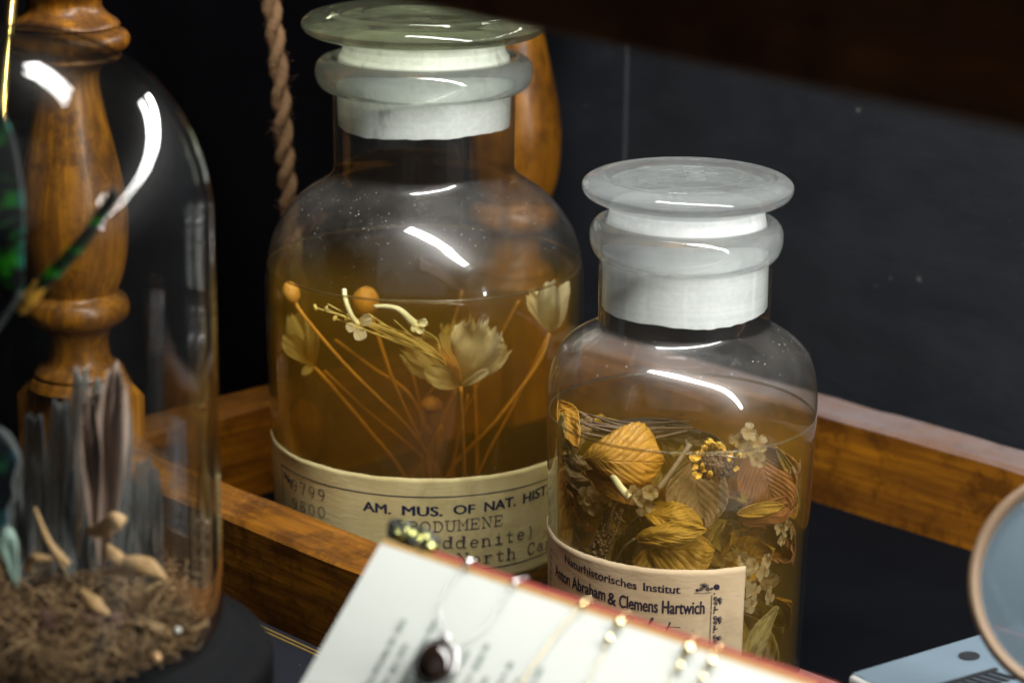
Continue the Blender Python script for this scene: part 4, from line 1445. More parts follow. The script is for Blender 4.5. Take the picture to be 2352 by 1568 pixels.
# seed head with golden bracts
t_ = thing('dried_flower', 'dark seed head ringed with golden bracts at the liquid line', 'dried flower', SP(1640, 1070, -.026))
mb = MB()
for k in range(150):
    a = rnd.uniform(0, 2 * PI)
    q = math.sqrt(rnd.random())
    x, y = 1642 + 44 * q * math.cos(a), 1068 + 32 * q * math.sin(a)
    mb.blob(SP(x, y, -.022 - .008 * math.sqrt(1 - q * q)), 5.5 * sx, 5.5 * sx, 8 * sx, 6, 5, axis=Vector((rnd.uniform(-1, 1), -1, rnd.uniform(-1, 1))))
mb.build('seeds', M['seed'], t_)
for k in range(26):
    a = rnd.uniform(1.2, 4.6) if k < 18 else rnd.uniform(-1.3, 1.4)
    q = rnd.uniform(.75, 1.25)
    x, y = 1640 + 46 * q * math.cos(a), 1062 - 34 * q * math.sin(a)
    mb = MB()
    B = SP(x, y, -.028)
    T = SP(x + rnd.uniform(-24, 14), y + rnd.uniform(-22, 16), -.031)
    petal(mb, B, T, rnd.uniform(9, 18) * sx, bow=.2, cup=.5, frill=.2, lobes=3, seed=k * 2.2, nu=7, nv=6)
    mb.build('bract', M['bract_gold'], t_, solid=0.0002)
t_ = thing('flower_spike', 'dark knobbly flower spike leaning at the left of the small jar', 'flower spike', SP(1362, 1290, -.016))
mb = MB()
stem(mb, [SP(1412, 1150, -.020), SP(1395, 1210, -.020), SP(1366, 1300, -.016)], 6 * sx, 14)
mb.build('stem', M['seed'], t_)
mb = MB()
for k in range(170):
    u = rnd.random()
    a = rnd.uniform(0, 2 * PI)
    cx, cy = lerp(1412, 1366, u), lerp(1170, 1295, u)
    r_ = 17 + 4 * math.sin(u * 3)
    mb.blob(SP(cx + r_ * math.cos(a), cy + rnd.uniform(-5, 5), -.018 + .0022 * math.sin(a)), 5 * sx, None, None, 6, 4)
mb.build('seeds', M['seed'], t_)

IN_JAR[0] = None
# ------------------------------------------------------------------ cord behind the large jar
pts = [at_y(x, y, BIG.P.y + .075) for x, y in ((612, -120), (622, 0), (634, 100), (645, 220), (652, 330), (660, 420), (668, 520), (690, 700), (720, 900), (760, 1000))]
path = smoothpath(pts, 220)
t_ = thing('cord', 'twisted two-ply brown cord hanging behind the large jar', 'cord', path[-1])
cs = depth_of(path[60]) / F
for ply in range(2):
    mb = MB()
    q = []
    for i, p in enumerate(path):
        a = i / 220 * 2 * PI * 7.2 + ply * PI
        tg = (path[min(i + 1, 220)] - path[max(i - 1, 0)]).normalized()
        e1 = tg.cross(Vector((0, 1, 0))).normalized()
        e2 = tg.cross(e1)
        q.append(p + (e1 * math.cos(a) + e2 * math.sin(a)) * 10.5 * cs)
    def yarn(u, v):
        i = u * 219
        k = int(i)
        p = q[k].lerp(q[k + 1], i - k)
        tg = (q[k + 1] - q[k]).normalized()
        e1 = tg.cross(Vector((0, 1, 0))).normalized()
        e2 = tg.cross(e1)
        a = 2 * PI * v
        r_ = 12.2 * cs * (1 + 0.10 * math.sin(6 * a + u * 420) + 0.12 * mnoise.noise(p * 420) + 0.08 * mnoise.noise(p * 1300))
        return p + (e1 * math.cos(a) + e2 * math.sin(a)) * r_
    mb.grid(yarn, 520, 36, wrap_v=True)
    mb.build('strand', M['cord'], t_)
mb = MB()
for k in range(700):
    p = path[rnd.randint(5, 200)] + Vector((rnd.gauss(0, 1), rnd.gauss(0, 1), rnd.gauss(0, 1))).normalized() * 19 * cs
    d1 = Vector((rnd.gauss(0, 1), rnd.gauss(0, 1), rnd.gauss(0, 1))) * .0008
    mb.tube([p, p + d1, p + d1 * 2 + Vector((0, 0, rnd.gauss(0, .0005)))], .00006, 3)
o = mb.build('fuzz', M['cord'], t_)
o['kind'] = 'stuff'

# ------------------------------------------------------------------ glass dome with its natural history group
PZ = 0.065
Dp = at_z(103, 1468, PZ + 0.012)
DX, DY = Dp.x, Dp.y
dd_ = depth_of(Dp + UP * 0.05)
rd = 420 * dd_ / F
D0 = Vector((DX, DY, PZ))
t_ = thing('glass_dome', 'clear glass dome on a black turned base over a butterfly and moss group', 'dome', D0)
mb = MB()
rb_ = 522 * depth_of(Dp) / F
prof = [(0.0005, 0), (rb_ - .001, 0), (rb_, .0015), (rb_, .007), (rb_ - .0015, .0095), (rb_ - .005, .0105), (rd + .004, .0115), (rd + .0025, .0135), (rd + 0.001, .0150), (0.0005, .0150)]
prof = [(0.0005, -PZ), (rb_ * .94, -PZ), (rb_ * .94, -.012), (rb_ * .97, -.008), (rb_ * .93, -.003)] + prof[1:]
mb.lathe(prof, D0, 128)
mb.build('base', M['cover'], t_, sharp=50)
zs = at_y(300, 505, DY).z
mb = MB()
zs -= PZ
prof = [(rd, .0152), (rd, zs)]
for i in range(1, 41):
    a = PI / 2 * i / 40
    prof.append((max(rd * math.cos(a), .0003), zs + rd * 1.04 * math.sin(a)))
mb.lathe(prof, D0, 160)
gl_o = mb.build('glass', M['dome'], t_)
mb = MB()
prof = [(rd - .0022, .0154), (rd - .0022, zs)]
for i in range(1, 41):
    a = PI / 2 * i / 40
    prof.append((max((rd - .0022) * math.cos(a), .0003), zs + (rd * 1.04 - .0022) * math.sin(a)))
mb.lathe(prof, D0, 160)
mb.build('glass', M['dome'], t_)

def DPt(px_, py_, dd=0.0):
    return at_y(px_, py_, DY + dd)
ds = dd_ / F

M['moss'] = plain_mat('dried_moss', (0.22, 0.13, 0.06), 0.9, 0.5, 160, 0.3)
M['moss_pale'] = plain_mat('pale_shaving', (0.34, 0.22, 0.11), 0.85, 0.3, 160, 0.3)
M['moss_dark'] = plain_mat('dark_moss', (0.09, 0.055, 0.03), 0.9, 0.5, 160, 0.3)
M['pod'] = plain_mat('tan_dried_pod', (0.48, 0.29, 0.13), 0.55, 0.3, 90, 0.3)
def crystal_mat():
    mt, nt = newmat('grey_striped_crystal')
    n1 = noise(nt, coords(nt, (170, 170, 14)), 1.0, 4, .6)
    c = ramp(nt, n1, [(.36, (.03, .032, .032)), (.5, (.20, .215, .22)), (.68, (.42, .44, .43))])
    pb_ = nd(nt, 'ShaderNodeBsdfPrincipled', {'Base Color': c, 'Roughness': .5, 'Normal': bump(nt, n1, .6, .001)})
    tl = nd(nt, 'ShaderNodeBsdfTranslucent', {'Color': c})
    tp = nd(nt, 'ShaderNodeBsdfTransparent', {})
    out(nt, mixs(nt, .45, mixs(nt, .35, pb_.outputs[0], tl.outputs[0]), tp.outputs[0]))
    return mt
M['crystal'] = crystal_mat()
M['bark'] = plain_mat('brown_grey_leaf', (0.26, 0.18, 0.14), 0.8, 0.5, 90, 0.5)
M['rock'] = plain_mat('reddish_stone', (0.10, 0.045, 0.035), 0.8, 0.5, 60, 0.6)

# moss bed
def mound(q, a):
    x = q / (rd * .86)
    return max(0.0, (1 - x ** 2.2)) * (.005 + .004 * mnoise.noise(Vector((q * 90 * math.cos(a), q * 90 * math.sin(a), 3)))) + .0015 * mnoise.noise(Vector((q * 420 * math.cos(a), q * 420 * math.sin(a), 1)))
mb = MB()
z0 = 0.0152
for k in range(5200):
    a = rnd.uniform(0, 2 * PI)
    q = math.sqrt(rnd.random()) * rd * 0.86
    c = D0 + Vector((q * math.cos(a), q * math.sin(a), z0 + mound(q, a) + rnd.uniform(-.001, .0035)))
    mb.cur = rnd.choice((0, 0, 0, 0, 1, 2, 2))
    L = rnd.uniform(.002, .007)
    d1 = Vector((rnd.uniform(-1, 1), rnd.uniform(-1, 1), rnd.uniform(-.3, .8))).normalized() * L
    d2 = Vector((rnd.uniform(-1, 1), rnd.uniform(-1, 1), rnd.uniform(-.6, .6))).normalized() * L
    p1, p2 = c + d1, c + d1 + d2
    for p in (p1, p2):
        w = Vector((p.x - DX, p.y - DY, 0))
        if w.length > rd * .94:
            w = w.normalized() * rd * .94
            p.x, p.y = DX + w.x, DY + w.y
        p.z = max(p.z, PZ + z0 + .0004)
    mb.tube(smoothpath([c, p1, p2], 6), rnd.uniform(.00008, .00030), 4)
mb.cur = 2
mb.grid(lambda u, v: D0 + Vector((u * rd * .86 * math.cos(2 * PI * v), u * rd * .86 * math.sin(2 * PI * v), z0 + .0002 + max(0, mound(u * rd * .86, 2 * PI * v)))), 40, 90, wrap_v=True)
o = mb.build('moss', [M['moss'], M['moss_pale'], M['moss_dark']], None, loc=D0 + UP * z0)
o['kind'] = 'stuff'
tag(o, 'brown dried moss and wood shavings covering the floor of the glass dome', 'moss')

def pod(label, pts, rads, mat='pod', flat=1.0):
    q = smoothpath([DPt(*p) for p in pts], 24)
    sd = pts[0][0] * .37
    mb_ = MB()
    def fn(u, v):
        i = min(int(u * 24), 23)
        f_ = u * 24 - i
        c = q[i].lerp(q[i + 1], f_)
        t = (q[i + 1] - q[i]).normalized()
        vw = (CAM - c).normalized()
        side = t.cross(vw).normalized()
        k = u * (len(rads) - 1)
        j = min(int(k), len(rads) - 2)
        w = lerp(rads[j], rads[j + 1], k - j) * ds * 1.12
        a = (v - .5) * 2.3 * PI * (.55 + .25 * mnoise.noise(Vector((u * 2, sd, 0))))
        return c + side * w * math.sin(a) - vw.cross(side).cross(t) * 0 + vw * w * (.75 * math.cos(a) + .25 * mnoise.noise(Vector((u * 4, v * 3, sd))))
    mb_.grid(fn, 24, 18)
    tag(mb_.build('seed_pod', M[mat], None, loc=q[0], solid=.0004), label, 'seed pod', 'dried pods in the dome')

pod('tan hooked pod pointing right above the moss', [(235, 1318, -.006), (290, 1300, -.010), (340, 1302, -.012), (384, 1330, -.012)], [4, 20, 18, 1], )
pod('pale horn-shaped pod highest in the dome', [(200, 1220, -.006), (236, 1215, -.010), (266, 1196, -.012), (290, 1190, -.012)], [6, 16, 19, 2])
pod('orange tan pod slanting down beside the stones', [(184, 1352, -.012), (215, 1385, -.016), (250, 1412, -.018)], [2, 16, 3])
pod('small brown husk above the hooked pod', [(246, 1250, -.004), (262, 1275, -.008), (282, 1290, -.010)], [3, 14, 10])
pod('curved husk at the left of the grey crystals', [(80, 1165, -.010), (110, 1240, -.014), (140, 1280, -.014), (158, 1295, -.014)], [1, 5, 8, 4])
pod('short tan husk by the dome left side', [(58, 1310, -.012), (80, 1282, -.014), (120, 1282, -.014)], [4, 9, 2])
pod('pale splinter on the right of the moss', [(312, 1412, -.012), (340, 1436, -.016), (372, 1446, -.016), (392, 1460, -.016)], [2, 8, 9, 3], 'moss_pale')
pod('orange chip in the moss', [(345, 1502, -.028), (358, 1508, -.029), (368, 1514, -.029)], [3, 9, 3])
# fine bristles
mb = MB()
for k in range(5):
    mb.tube(smoothpath([DPt(410, 1420 + k * 3, -.014), DPt(440, 1440 + k * 2, -.014), DPt(478, 1422 + k * 3, -.012)], 10), 1.2 * ds, 5)
tag(mb.build('bristle_tuft', M['moss_pale'], None, loc=DPt(410, 1420, -.014)), 'small tuft of golden bristles at the right of the moss', 'bristles')
mb = MB()
mb.blob(DPt(408, 1446, -.018), 9 * ds, 9 * ds, 8 * ds, bumpy=.2)
tag(mb.build('pebble', plain_mat('white_pebble', (.8, .8, .76), .4, .1, 60, .1), None, loc=DPt(408, 1446, -.018)), 'tiny white pebble on the right of the moss', 'pebble')

# grey crystal blades
def crystal(mb_, base, tip, r_, n=6, seed=0.0):
    base, tip = Vector(base), Vector(tip)
    t = (tip - base).normalized()
    a = t.orthogonal().normalized()
    b = t.cross(a)
    L = (tip - base).length
    vs = []
    for f_, s in ((0, .8), (.5, 1.0), (.97, .8)):
        for k in range(n):
            g_ = 2 * PI * k / n + seed
            vs.append(base + t * L * f_ + (a * math.cos(g_) + b * math.sin(g_) * .7) * r_ * s)
    vs.append(tip + a * r_ * .3)
    fs = [(i * n + k, i * n + (k + 1) % n, (i + 1) * n + (k + 1) % n, (i + 1) * n + k) for i in range(2) for k in range(n)]
    fs += [(2 * n + k, 2 * n + (k + 1) % n, 3 * n) for k in range(n)]
    mb_.add(vs, fs)

t_ = thing('crystal_cluster', 'tall bundle of grey blade crystals in the moss, widened at the right to imitate a reflection', 'crystals', DPt(190, 1420, 0))
blades = [(128, 1395, 140, 925, 66), (180, 1400, 186, 855, 60), (232, 1405, 226, 880, 58), (262, 1400, 282, 960, 62), (84, 1395, 78, 960, 64), (312, 1395, 332, 1060, 70), (352, 1390, 352, 1080, 46), (205, 1420, 214, 1050, 40), (48, 1400, 30, 1050, 56), (150, 1410, 165, 1080, 36)]  # wide blades at the right stand in for a grey reflection in the dome
for k, (x0, y0, x1, y1, w_) in enumerate(blades):
    B, T = DPt(x0, y0, .004 + .002 * (k % 4) - .003 * (k > 6)), DPt(x1, y1, .008 + .002 * (k % 3))
    t = (T - B).normalized()
    side = t.cross((CAM - B).normalized()).normalized()
    nn_ = side.cross(t).normalized()
    def bl(u, v):
        s_ = v * 2 - 1
        w = w_ * .5 * ds * (1 - .45 * u ** 3) * (1 + .10 * mnoise.noise(Vector((u * 5, k * 3.1, s_ > 0))))
        e = .05 * mnoise.noise(Vector((s_ * 3, k * 1.7, 4))) * u ** 6
        ridge = .0011 * mnoise.noise(Vector((s_ * 7, k * 2.3, u * .8))) + .0006 * mnoise.noise(Vector((s_ * 19, k, u * 2)))
        return B.lerp(T, u * (1 + e)) + side * w * s_ + nn_ * (ridge - .002 * s_ * s_ + .002 * mnoise.noise(Vector((u * 3, k, 7))))
    mb = MB()
    mb.grid(bl, 30, 40)
    mb.build('blade', M['crystal'], t_, solid=.0004)
# reddish stones
for k, (x, y, r_, lab_) in enumerate(((110, 1440, 46, 'reddish brown stone below the grey crystals'), (10, 1450, 40, 'dark brown stone cut by the left picture edge'), (205, 1425, 30, 'olive brown stone under the orange tan pod'), (262, 1425, 22, 'small rust coloured stone in the moss'))):
    mb = MB()
    mb.blob(DPt(x, y, -.016), r_ * ds, r_ * ds * .8, r_ * ds * .8, 24, 16, bumpy=.6, seed=k * 3.3)
    tag(mb.build('stone', M['rock'], None, loc=DPt(x, y, -.016)), lab_, 'stone', 'stones in the dome')
# dried frond
t_ = thing('dried_leaf', 'crumpled brown dried leaf rising behind the crystals in the dome', 'leaf', DPt(235, 1300, .004))
mb = MB()
petal(mb, DPt(232, 1310, .006), DPt(262, 838, .004), 105 * ds, bow=.05, cup=.6, frill=.12, lobes=5, seed=71., nu=36, nv=20)
mb.build('blade', M['bark'], t_, solid=.0003)
mb = MB()
petal(mb, DPt(215, 1250, .0), DPt(205, 905, .000), 60 * ds, bow=.05, cup=.7, frill=.15, lobes=5, seed=73., nu=30, nv=16)
mb.build('blade', M['bark'], t_, solid=.0003)

# butterfly with green banded wings
M['wing'] = wing_mat('black_green_wing', (0.003, 0.005, 0.005), (0.03, 0.34, 0.008), 7.0, (0.01, 0.16, 0.12))
M['wing2'] = wing_mat('black_blue_wing', (0.005, 0.007, 0.012), (0.02, 0.16, 0.05), 4.0, (0.03, 0.10, 0.16))
t_ = thing('butterfly', 'black butterfly with bright green bars pinned near the dome top', 'butterfly', DPt(70, 690, -.030), 'butterflies in the dome')
def sheet(mb_, outline_l, outline_r, n=24, m_=10, thick=0.0):
    """surface between two edges given as point lists"""
    ql, qr = smoothpath(outline_l, n), smoothpath(outline_r, n)
    mb_.grid(lambda u, v: ql[min(int(round(u * n)), n)].lerp(qr[min(int(round(u * n)), n)], v) - _f * (.0012 * math.sin(v * PI)), n, m_)
mb = MB()
sheet(mb, [DPt(-60, 230, -.026), DPt(-60, 400, -.028), DPt(-40, 560, -.030), DPt(20, 700, -.030)], [DPt(0, 235, -.026), DPt(36, 330, -.028), DPt(58, 470, -.030), DPt(56, 600, -.031), DPt(56, 700, -.030)])
mb.build('wing', M['wing'], t_, solid=.0002)
mb = MB()
sheet(mb, [DPt(262, 432, -.034), DPt(190, 535, -.033), DPt(130, 600, -.032), DPt(82, 655, -.031)], [DPt(274, 448, -.034), DPt(215, 540, -.033), DPt(150, 618, -.032), DPt(90, 672, -.031)])
mb.build('wing', M['wing'], t_, solid=.0008)
mb = MB()
mb.tube(smoothpath([DPt(96, 648, -.031), DPt(80, 672, -.031), DPt(62, 695, -.031), DPt(45, 715, -.030)], 14), [5 * ds, *[15 * ds] * 4, *[17 * ds] * 5, *[13 * ds] * 4, 6 * ds], 12)
mb.build('body', plain_mat('orange_furry_body', (.62, .30, .03), .9, .5, 500, .6), t_)
mb = MB()
mb.tube(smoothpath([DPt(48, 670, -.032), DPt(20, 715, -.032), DPt(-20, 770, -.032)], 10), 7 * ds, 8)
mb.build('leg', M['crystal'], t_)
t_ = thing('butterfly', 'dark blue green butterfly with a ragged pale wing edge low in the dome', 'butterfly', DPt(0, 1200, -.030), 'butterflies in the dome')
mb = MB()
sheet(mb, [DPt(-80, 960, -.03), DPt(-80, 1100, -.03), DPt(-80, 1250, -.03)], [DPt(0, 985, -.03), DPt(40, 1040, -.031), DPt(36, 1110, -.031), DPt(22, 1160, -.031), DPt(10, 1250, -.03)])
mb.build('wing', M['wing2'], t_, solid=.0002)
mb = MB()
q = smoothpath([DPt(-10, 978, -.031), DPt(20, 1000, -.032), DPt(44, 1050, -.032), DPt(36, 1085, -.032), DPt(30, 1110, -.032), DPt(34, 1140, -.032), DPt(18, 1170, -.032), DPt(22, 1200, -.032), DPt(6, 1215, -.032)], 40)
mb.tube(q, 4.5 * ds, 8)
mb.build('wing_edge', M['crystal'], t_)
mb = MB()
petal(mb, DPt(38, 1345, -.030), DPt(8, 1205, -.030), 42 * ds, bow=.05, cup=.3, seed=81.)
M['green_glass'] = plain_mat('pale_green_stone', (.30, .42, .36), .3, .3, 60, .2, coat=.4)
tag(mb.build('mineral_shard', M['green_glass'], None, loc=DPt(38, 1345, -.030), solid=.0012), 'pale green mineral shard at the left edge of the dome', 'mineral')

# brass rod behind the dome
M['brass'] = plain_mat('brass', (0.75, 0.55, 0.16), 0.25, 0.15, 60, 0.1, metal=1.0)
mb = MB()
b0 = Lp - V * .030 - U * .012
p1 = at_y(40, -120, b0.y)
p0 = Vector((p1.x - .030, b0.y, 0.0))
mb.tube([p0, p1], .0021, 16)
mb.lathe([(.0004, .004), (.010, .0035), (.012, .0015), (.012, 0)], p0, 32)
tag(mb.build('brass_rod', M['brass'], None, loc=p0), 'slim upright brass rod in the upper left corner', 'rod')

# ------------------------------------------------------------------ navy book under the near rail
M['navy'] = plain_mat('navy_cloth', (0.006, 0.0075, 0.013), 0.6, 0.3, 300, 0.5)
M['gold'] = plain_mat('gold_line', (0.75, 0.50, 0.14), 0.35, 0.2, 200, 0.1, metal=0.8)
nb0 = at_z(578, 1414, 0.010)
c0 = nb0 - V * .060 - UP * .010
org = Vector((nb0.x, nb0.y, 0)) - V * .030
t_ = thing('notebook', 'navy clothbound book with double gold line lying at the foot of the near rail', 'book', org)
mb = MB()
mb.box((0.085, 0, .005), (.085, 0, 0), (0, .030, 0), (0, 0, .005))
rot_build(mb, 'cover', M['navy'], org, t_, bevel=.0008)
mb = MB()
for yy in (.0268, .0250):
    mb.box((0.085, yy, .0101), (.083, 0, 0), (0, .00035, 0), (0, 0, .0002))
rot_build(mb, 'gold_line', M['gold'], org, t_)
mb = MB()
for k in range(60):
    mb.blob((rnd.uniform(.002, .168), rnd.uniform(-.028, .024), .0101), rnd.uniform(.00005, .0002), None, None, 6, 4)
o = rot_build(mb, 'dust_specks', plain_mat('pale_dust', (.7, .7, .68), .8, .1), org, t_)
o['kind'] = 'stuff'

# ------------------------------------------------------------------ open page leaning in front, with jewellery
TL = at_d(875, 1246, .530)
TRd = at_d(1850, 1572, .482)
e1 = (TRd - TL).normalized()
best = None
for k in range(2000):
    q = at_d(690, 1570, .45 + k * .0001)
    v_ = abs((q - TL).normalized().dot(e1))
    if best is None or v_ < best[0]:
        best = (v_, q)
e2 = (best[1] - TL).normalized()
e2 = (e2 - e1 * e2.dot(e1)).normalized()
nrm = e1.cross(e2).normalized()
if nrm.dot(CAM - TL) < 0:
    nrm = -nrm
Lw = (TRd - TL).length * 1.02
Lh = TL.z / max(-e2.z, .05)
def BK(a, b, c=0.0):
    return TL + e1 * a + e2 * b + nrm * c
M['page'] = plain_mat('cream_page', (0.50, 0.52, 0.48), .8, .03, 30, .2, spec=.2)
M['page_edge'] = plain_mat('yellowed_page_edge', (0.34, 0.21, 0.07), .8, .3, 400, .4)
M['red'] = plain_mat('red_cloth_cover', (0.20, 0.022, 0.014), .7, .3, 300, .5)
M['print'] = plain_mat('grey_green_print', (.20, .24, .21), .8, .3, 300, 0)
bk = thing('book', 'old red covered book propped up with its cream printed page facing out', 'book', BK(Lw / 2, Lh, 0))
TH = .0018
OV = .0034                                    # the cover boards stand out above the pages
mb = MB()
mb.box(BK(Lw / 2, Lh / 2 - .0008, -TH / 2), e1 * Lw / 2, e2 * (Lh / 2 + .0004), nrm * TH / 2)
o = mb.build('page_block', M['page_edge'], bk, smooth=False, bevel=.0004)
mb = MB()
mb.grid(lambda u, v: BK(.0003 + u * (Lw - .0006), .0004 + v * (Lh - .0015), 0.0006 + .00025 * mnoise.noise(Vector((u * 3, v * 3, 2)))), 20, 20)
pg = mb.build('page', M['page'], bk)
mb = MB()
mb.box(BK(Lw / 2 + .004, Lh / 2 - OV / 2, -TH - .0014), e1 * (Lw / 2), e2 * (Lh / 2 + OV / 2), nrm * .0013)
mb.build('cover', M['red'], bk, smooth=False, bevel=.001)
def bk_hit(px_, py_, c=0.0):
    d_ = ray(px_, py_)
    t = ((TL + nrm * c) - CAM).dot(nrm) / d_.dot(nrm)
    p = CAM + d_ * t - TL
    return p.dot(e1), p.dot(e2)

# unreadable blurred print: lines of broken strokes set parallel to the page's side
mb = MB()
pa0, pb0 = bk_hit(898, 1478)
pa1, _ = bk_hit(1230, 1560)
for k in range(11):
    a0 = lerp(pa0, pa1, k / 10)
    b = bk_hit(966, 1427)[1] + (.001, .006, -.001, .004, .009, .003, .0, .007, .002, .005, .001)[k]
    while b < Lh - .006:
        L = rnd.uniform(.0008, .0045)
        wd_ = rnd.uniform(.0008, .0013)
        mb.grid(lambda u, v: BK(a0 + u * wd_, b + v * L, .0010), 1, 3)
        b += L + rnd.uniform(.0005, .0016)
mb.build('print', M['print'], pg, smooth=False)

M['silver'] = plain_mat('silver', (0.72, 0.72, 0.72), 0.22, 0.1, 60, 0.05, metal=1.0)
M['goldchain'] = plain_mat('gold_chain', (0.95, 0.78, 0.42), 0.14, 0.1, 60, 0.05, metal=1.0)

def chain_pts(pxs, c=.0014, over=True):
    pts = [BK(*bk_hit(*p, c), c) for p in pxs]
    return pts

def chain(name, label, runs, mat, r_=.00021):
    first = runs[0][0]
    t0 = thing(name, label, 'necklace', first, 'necklaces draped over the book')
    mb_ = MB()
    for pts in runs:
        q = smoothpath(pts, 90)
        # links: short alternating beads along the run
        tot = sum((b - a).length for a, b in zip(q, q[1:]))
        n_ = max(8, int(tot / .0008))
        acc, k, step = 0.0, 0, tot / n_
        for a, b in zip(q, q[1:]):
            sl = (b - a).length
            while k <= n_ and acc + sl >= k * step:
                p = a.lerp(b, (k * step - acc) / max(sl, 1e-9))
                mb_.blob(p, r_ * 1.0, r_ * (.6 if k % 2 else 1.0), r_ * 1.45, 8, 6, axis=(b - a).normalized())
                k += 1
            acc += sl
    mb_.build('chain', M[mat], t0)
    return t0

def over_top(px_, py_):
    """points carrying a run over the book's top edge and down its back"""
    a, b = bk_hit(px_, py_)
    return [BK(a - .0008, -OV + .003, -TH - .0036), BK(a - .0006, -OV - .0007, -TH - .0016), BK(a - .0004, -OV + .0006, -TH + .0010), BK(a - .0002, -.0016, -.0002), BK(a, .0008, .0014)]

neck = []
t_ = chain('necklace', 'fine silver necklace looped over the book with a dark oval stone', [
    over_top(1078, 1290) + chain_pts([(1040, 1330), (1014, 1375), (1012, 1425), (1030, 1470), (1042, 1490)]),
    over_top(1196, 1330) + chain_pts([(1165, 1362), (1130, 1420), (1090, 1462), (1060, 1480), (1042, 1490)])], 'silver')
neck.append(t_)
ps_c = BK(*bk_hit(1002, 1522, .004), .004)
bs = depth_of(ps_c) / F
pd_ax = (_u * 1 + _r * .12)
pd_ax = (pd_ax - nrm * pd_ax.dot(nrm)).normalized()
pd_sd = pd_ax.cross(nrm).normalized()
mb = MB()
def gem(u, v):
    th, a = PI * u, 2 * PI * v
    return ps_c + pd_ax * (56 * bs * math.cos(th)) + pd_sd * (50 * bs * math.sin(th) * math.cos(a)) + nrm * (.0036 * math.sin(th) * math.sin(a))
mb.grid(gem, 24, 32, wrap_v=True)
stone_m, nt = newmat('dark_brown_polished_stone')
cc = ramp(nt, noise(nt, coords(nt, (160, 160, 160)), 1.0, 4, .6, 1.0), [(.35, (.012, .007, .005)), (.62, (.022, .011, .006)), (.75, (.14, .08, .035))])
out(nt, nd(nt, 'ShaderNodeBsdfPrincipled', {'Base Color': cc, 'Roughness': .06, 'Coat Weight': .5}).outputs[0])
pend = mb.build('pendant', stone_m, t_)
mb = MB()
ring = [ps_c + pd_ax * (58 * bs * math.cos(2 * PI * k / 48)) + pd_sd * (52 * bs * math.sin(2 * PI * k / 48)) + nrm * .0006 for k in range(49)]
mb.tube(ring, .0003, 8, cap=False)
top_ = ps_c + pd_ax * 64 * bs
mb.tube([top_ + pd_ax * (7 * bs * math.cos(2 * PI * k / 20)) + pd_sd * (7 * bs * math.sin(2 * PI * k / 20)) for k in range(21)], .0005, 6, cap=False)
mb.build('setting', M['silver'], pend)

neck.append(chain('necklace', 'leftmost gold necklace running straight down the cream page', [over_top(1345, 1384) + chain_pts([(1290, 1440), (1230, 1520), (1180, 1590)])], 'goldchain', .00028))
neck.append(chain('necklace', 'gold necklace with bright glint beads beside the handwritten tan label', [over_top(1425, 1428) + chain_pts([(1388, 1490), (1355, 1555), (1330, 1620)])], 'goldchain'))
neck.append(chain('necklace', 'gold necklace second from the right end of the book edge', [over_top(1580, 1492) + chain_pts([(1545, 1540), (1520, 1600)])], 'goldchain'))
neck.append(chain('necklace', 'rightmost gold necklace on the book edge below the tan label corner', [over_top(1632, 1522) + chain_pts([(1605, 1560), (1585, 1610)])], 'goldchain'))

def glint_bead(neck, pxs, mat):  # polished beads added to give the chains bright glints
    for x, y, r_ in pxs:
        a, b = bk_hit(x, y, .0016)
        c = BK(a, b, .0016)
        mb_ = MB()
        mb_.blob(c, .85 * r_ * bs, .85 * r_ * bs, r_ * 1.6 * bs, 20, 14, axis=(e2 - e1 * .35).normalized())
        mb_.build('glint_bead', M[mat], neck)
glint_bead(neck[0], [(1074, 1292, 9), (1180, 1336, 7)], 'silver')
glint_bead(neck[1], [(1336, 1388, 7)], 'goldchain')
glint_bead(neck[2], [(1420, 1432, 11), (1396, 1468, 9)], 'goldchain')
glint_bead(neck[3], [(1578, 1492, 13), (1560, 1530, 8)], 'goldchain')
glint_bead(neck[4], [(1632, 1522, 10), (1612, 1558, 8)], 'goldchain')

# black mineral with brassy glints sitting on the book's top corner
def pyrite_mat():
    mt, nt = newmat('black_brassy_mineral')
    vz = nd(nt, 'ShaderNodeTexVoronoi', {'Vector': coords(nt, (1, 1, 1)), 'Scale': 800.0})
    rr0 = nd(nt, 'ShaderNodeSeparateColor', {0: vz.outputs['Color']}).outputs[0]
    f_ = mth(nt, 'GREATER_THAN', rr0, .5)
    c = mixc(nt, f_, (.010, .012, .008), (.34, .34, .12))
    p = nd(nt, 'ShaderNodeBsdfPrincipled', {'Base Color': c, 'Metallic': f_, 'Roughness': .3, 'Normal': bump(nt, vz.outputs['Distance'], .8, .001)})
    out(nt, p.outputs[0])
    return mt
M['pyrite'] = pyrite_mat()
a_, b_ = bk_hit(943, 1232)
ca = BK(*bk_hit(890, 1200), -.002)
cb = BK(*bk_hit(994, 1244), -.002)
mb = MB()
axm = (cb - ca).normalized()
c_ = (ca + cb) / 2
hl = (cb - ca).length / 2
n3_ = axm.cross(nrm).normalized()
def min_fn(u, v):
    a = 2 * PI * v
    x = (u * 2 - 1)
    r_ = (1 - abs(x) ** 6) ** .5 * (27 * bs)
    ca_, sa_ = math.cos(a), math.sin(a)
    sq = 1 / max(abs(ca_), abs(sa_)) ** .7
    p = c_ + axm * hl * x * 1.08 + (n3_ * ca_ + nrm * sa_ * .9) * r_ * sq
    return p + (p - c_).normalized() * .0010 * mnoise.noise(p * 420)
mb.grid(min_fn, 36, 40, wrap_v=True)
tag(mb.build('mineral_specimen', M['pyrite'], None, loc=c_), 'black mineral block with brassy glints on the top corner of the red book', 'mineral')
cq = at_z(432, 1600, .010)
mb = MB()
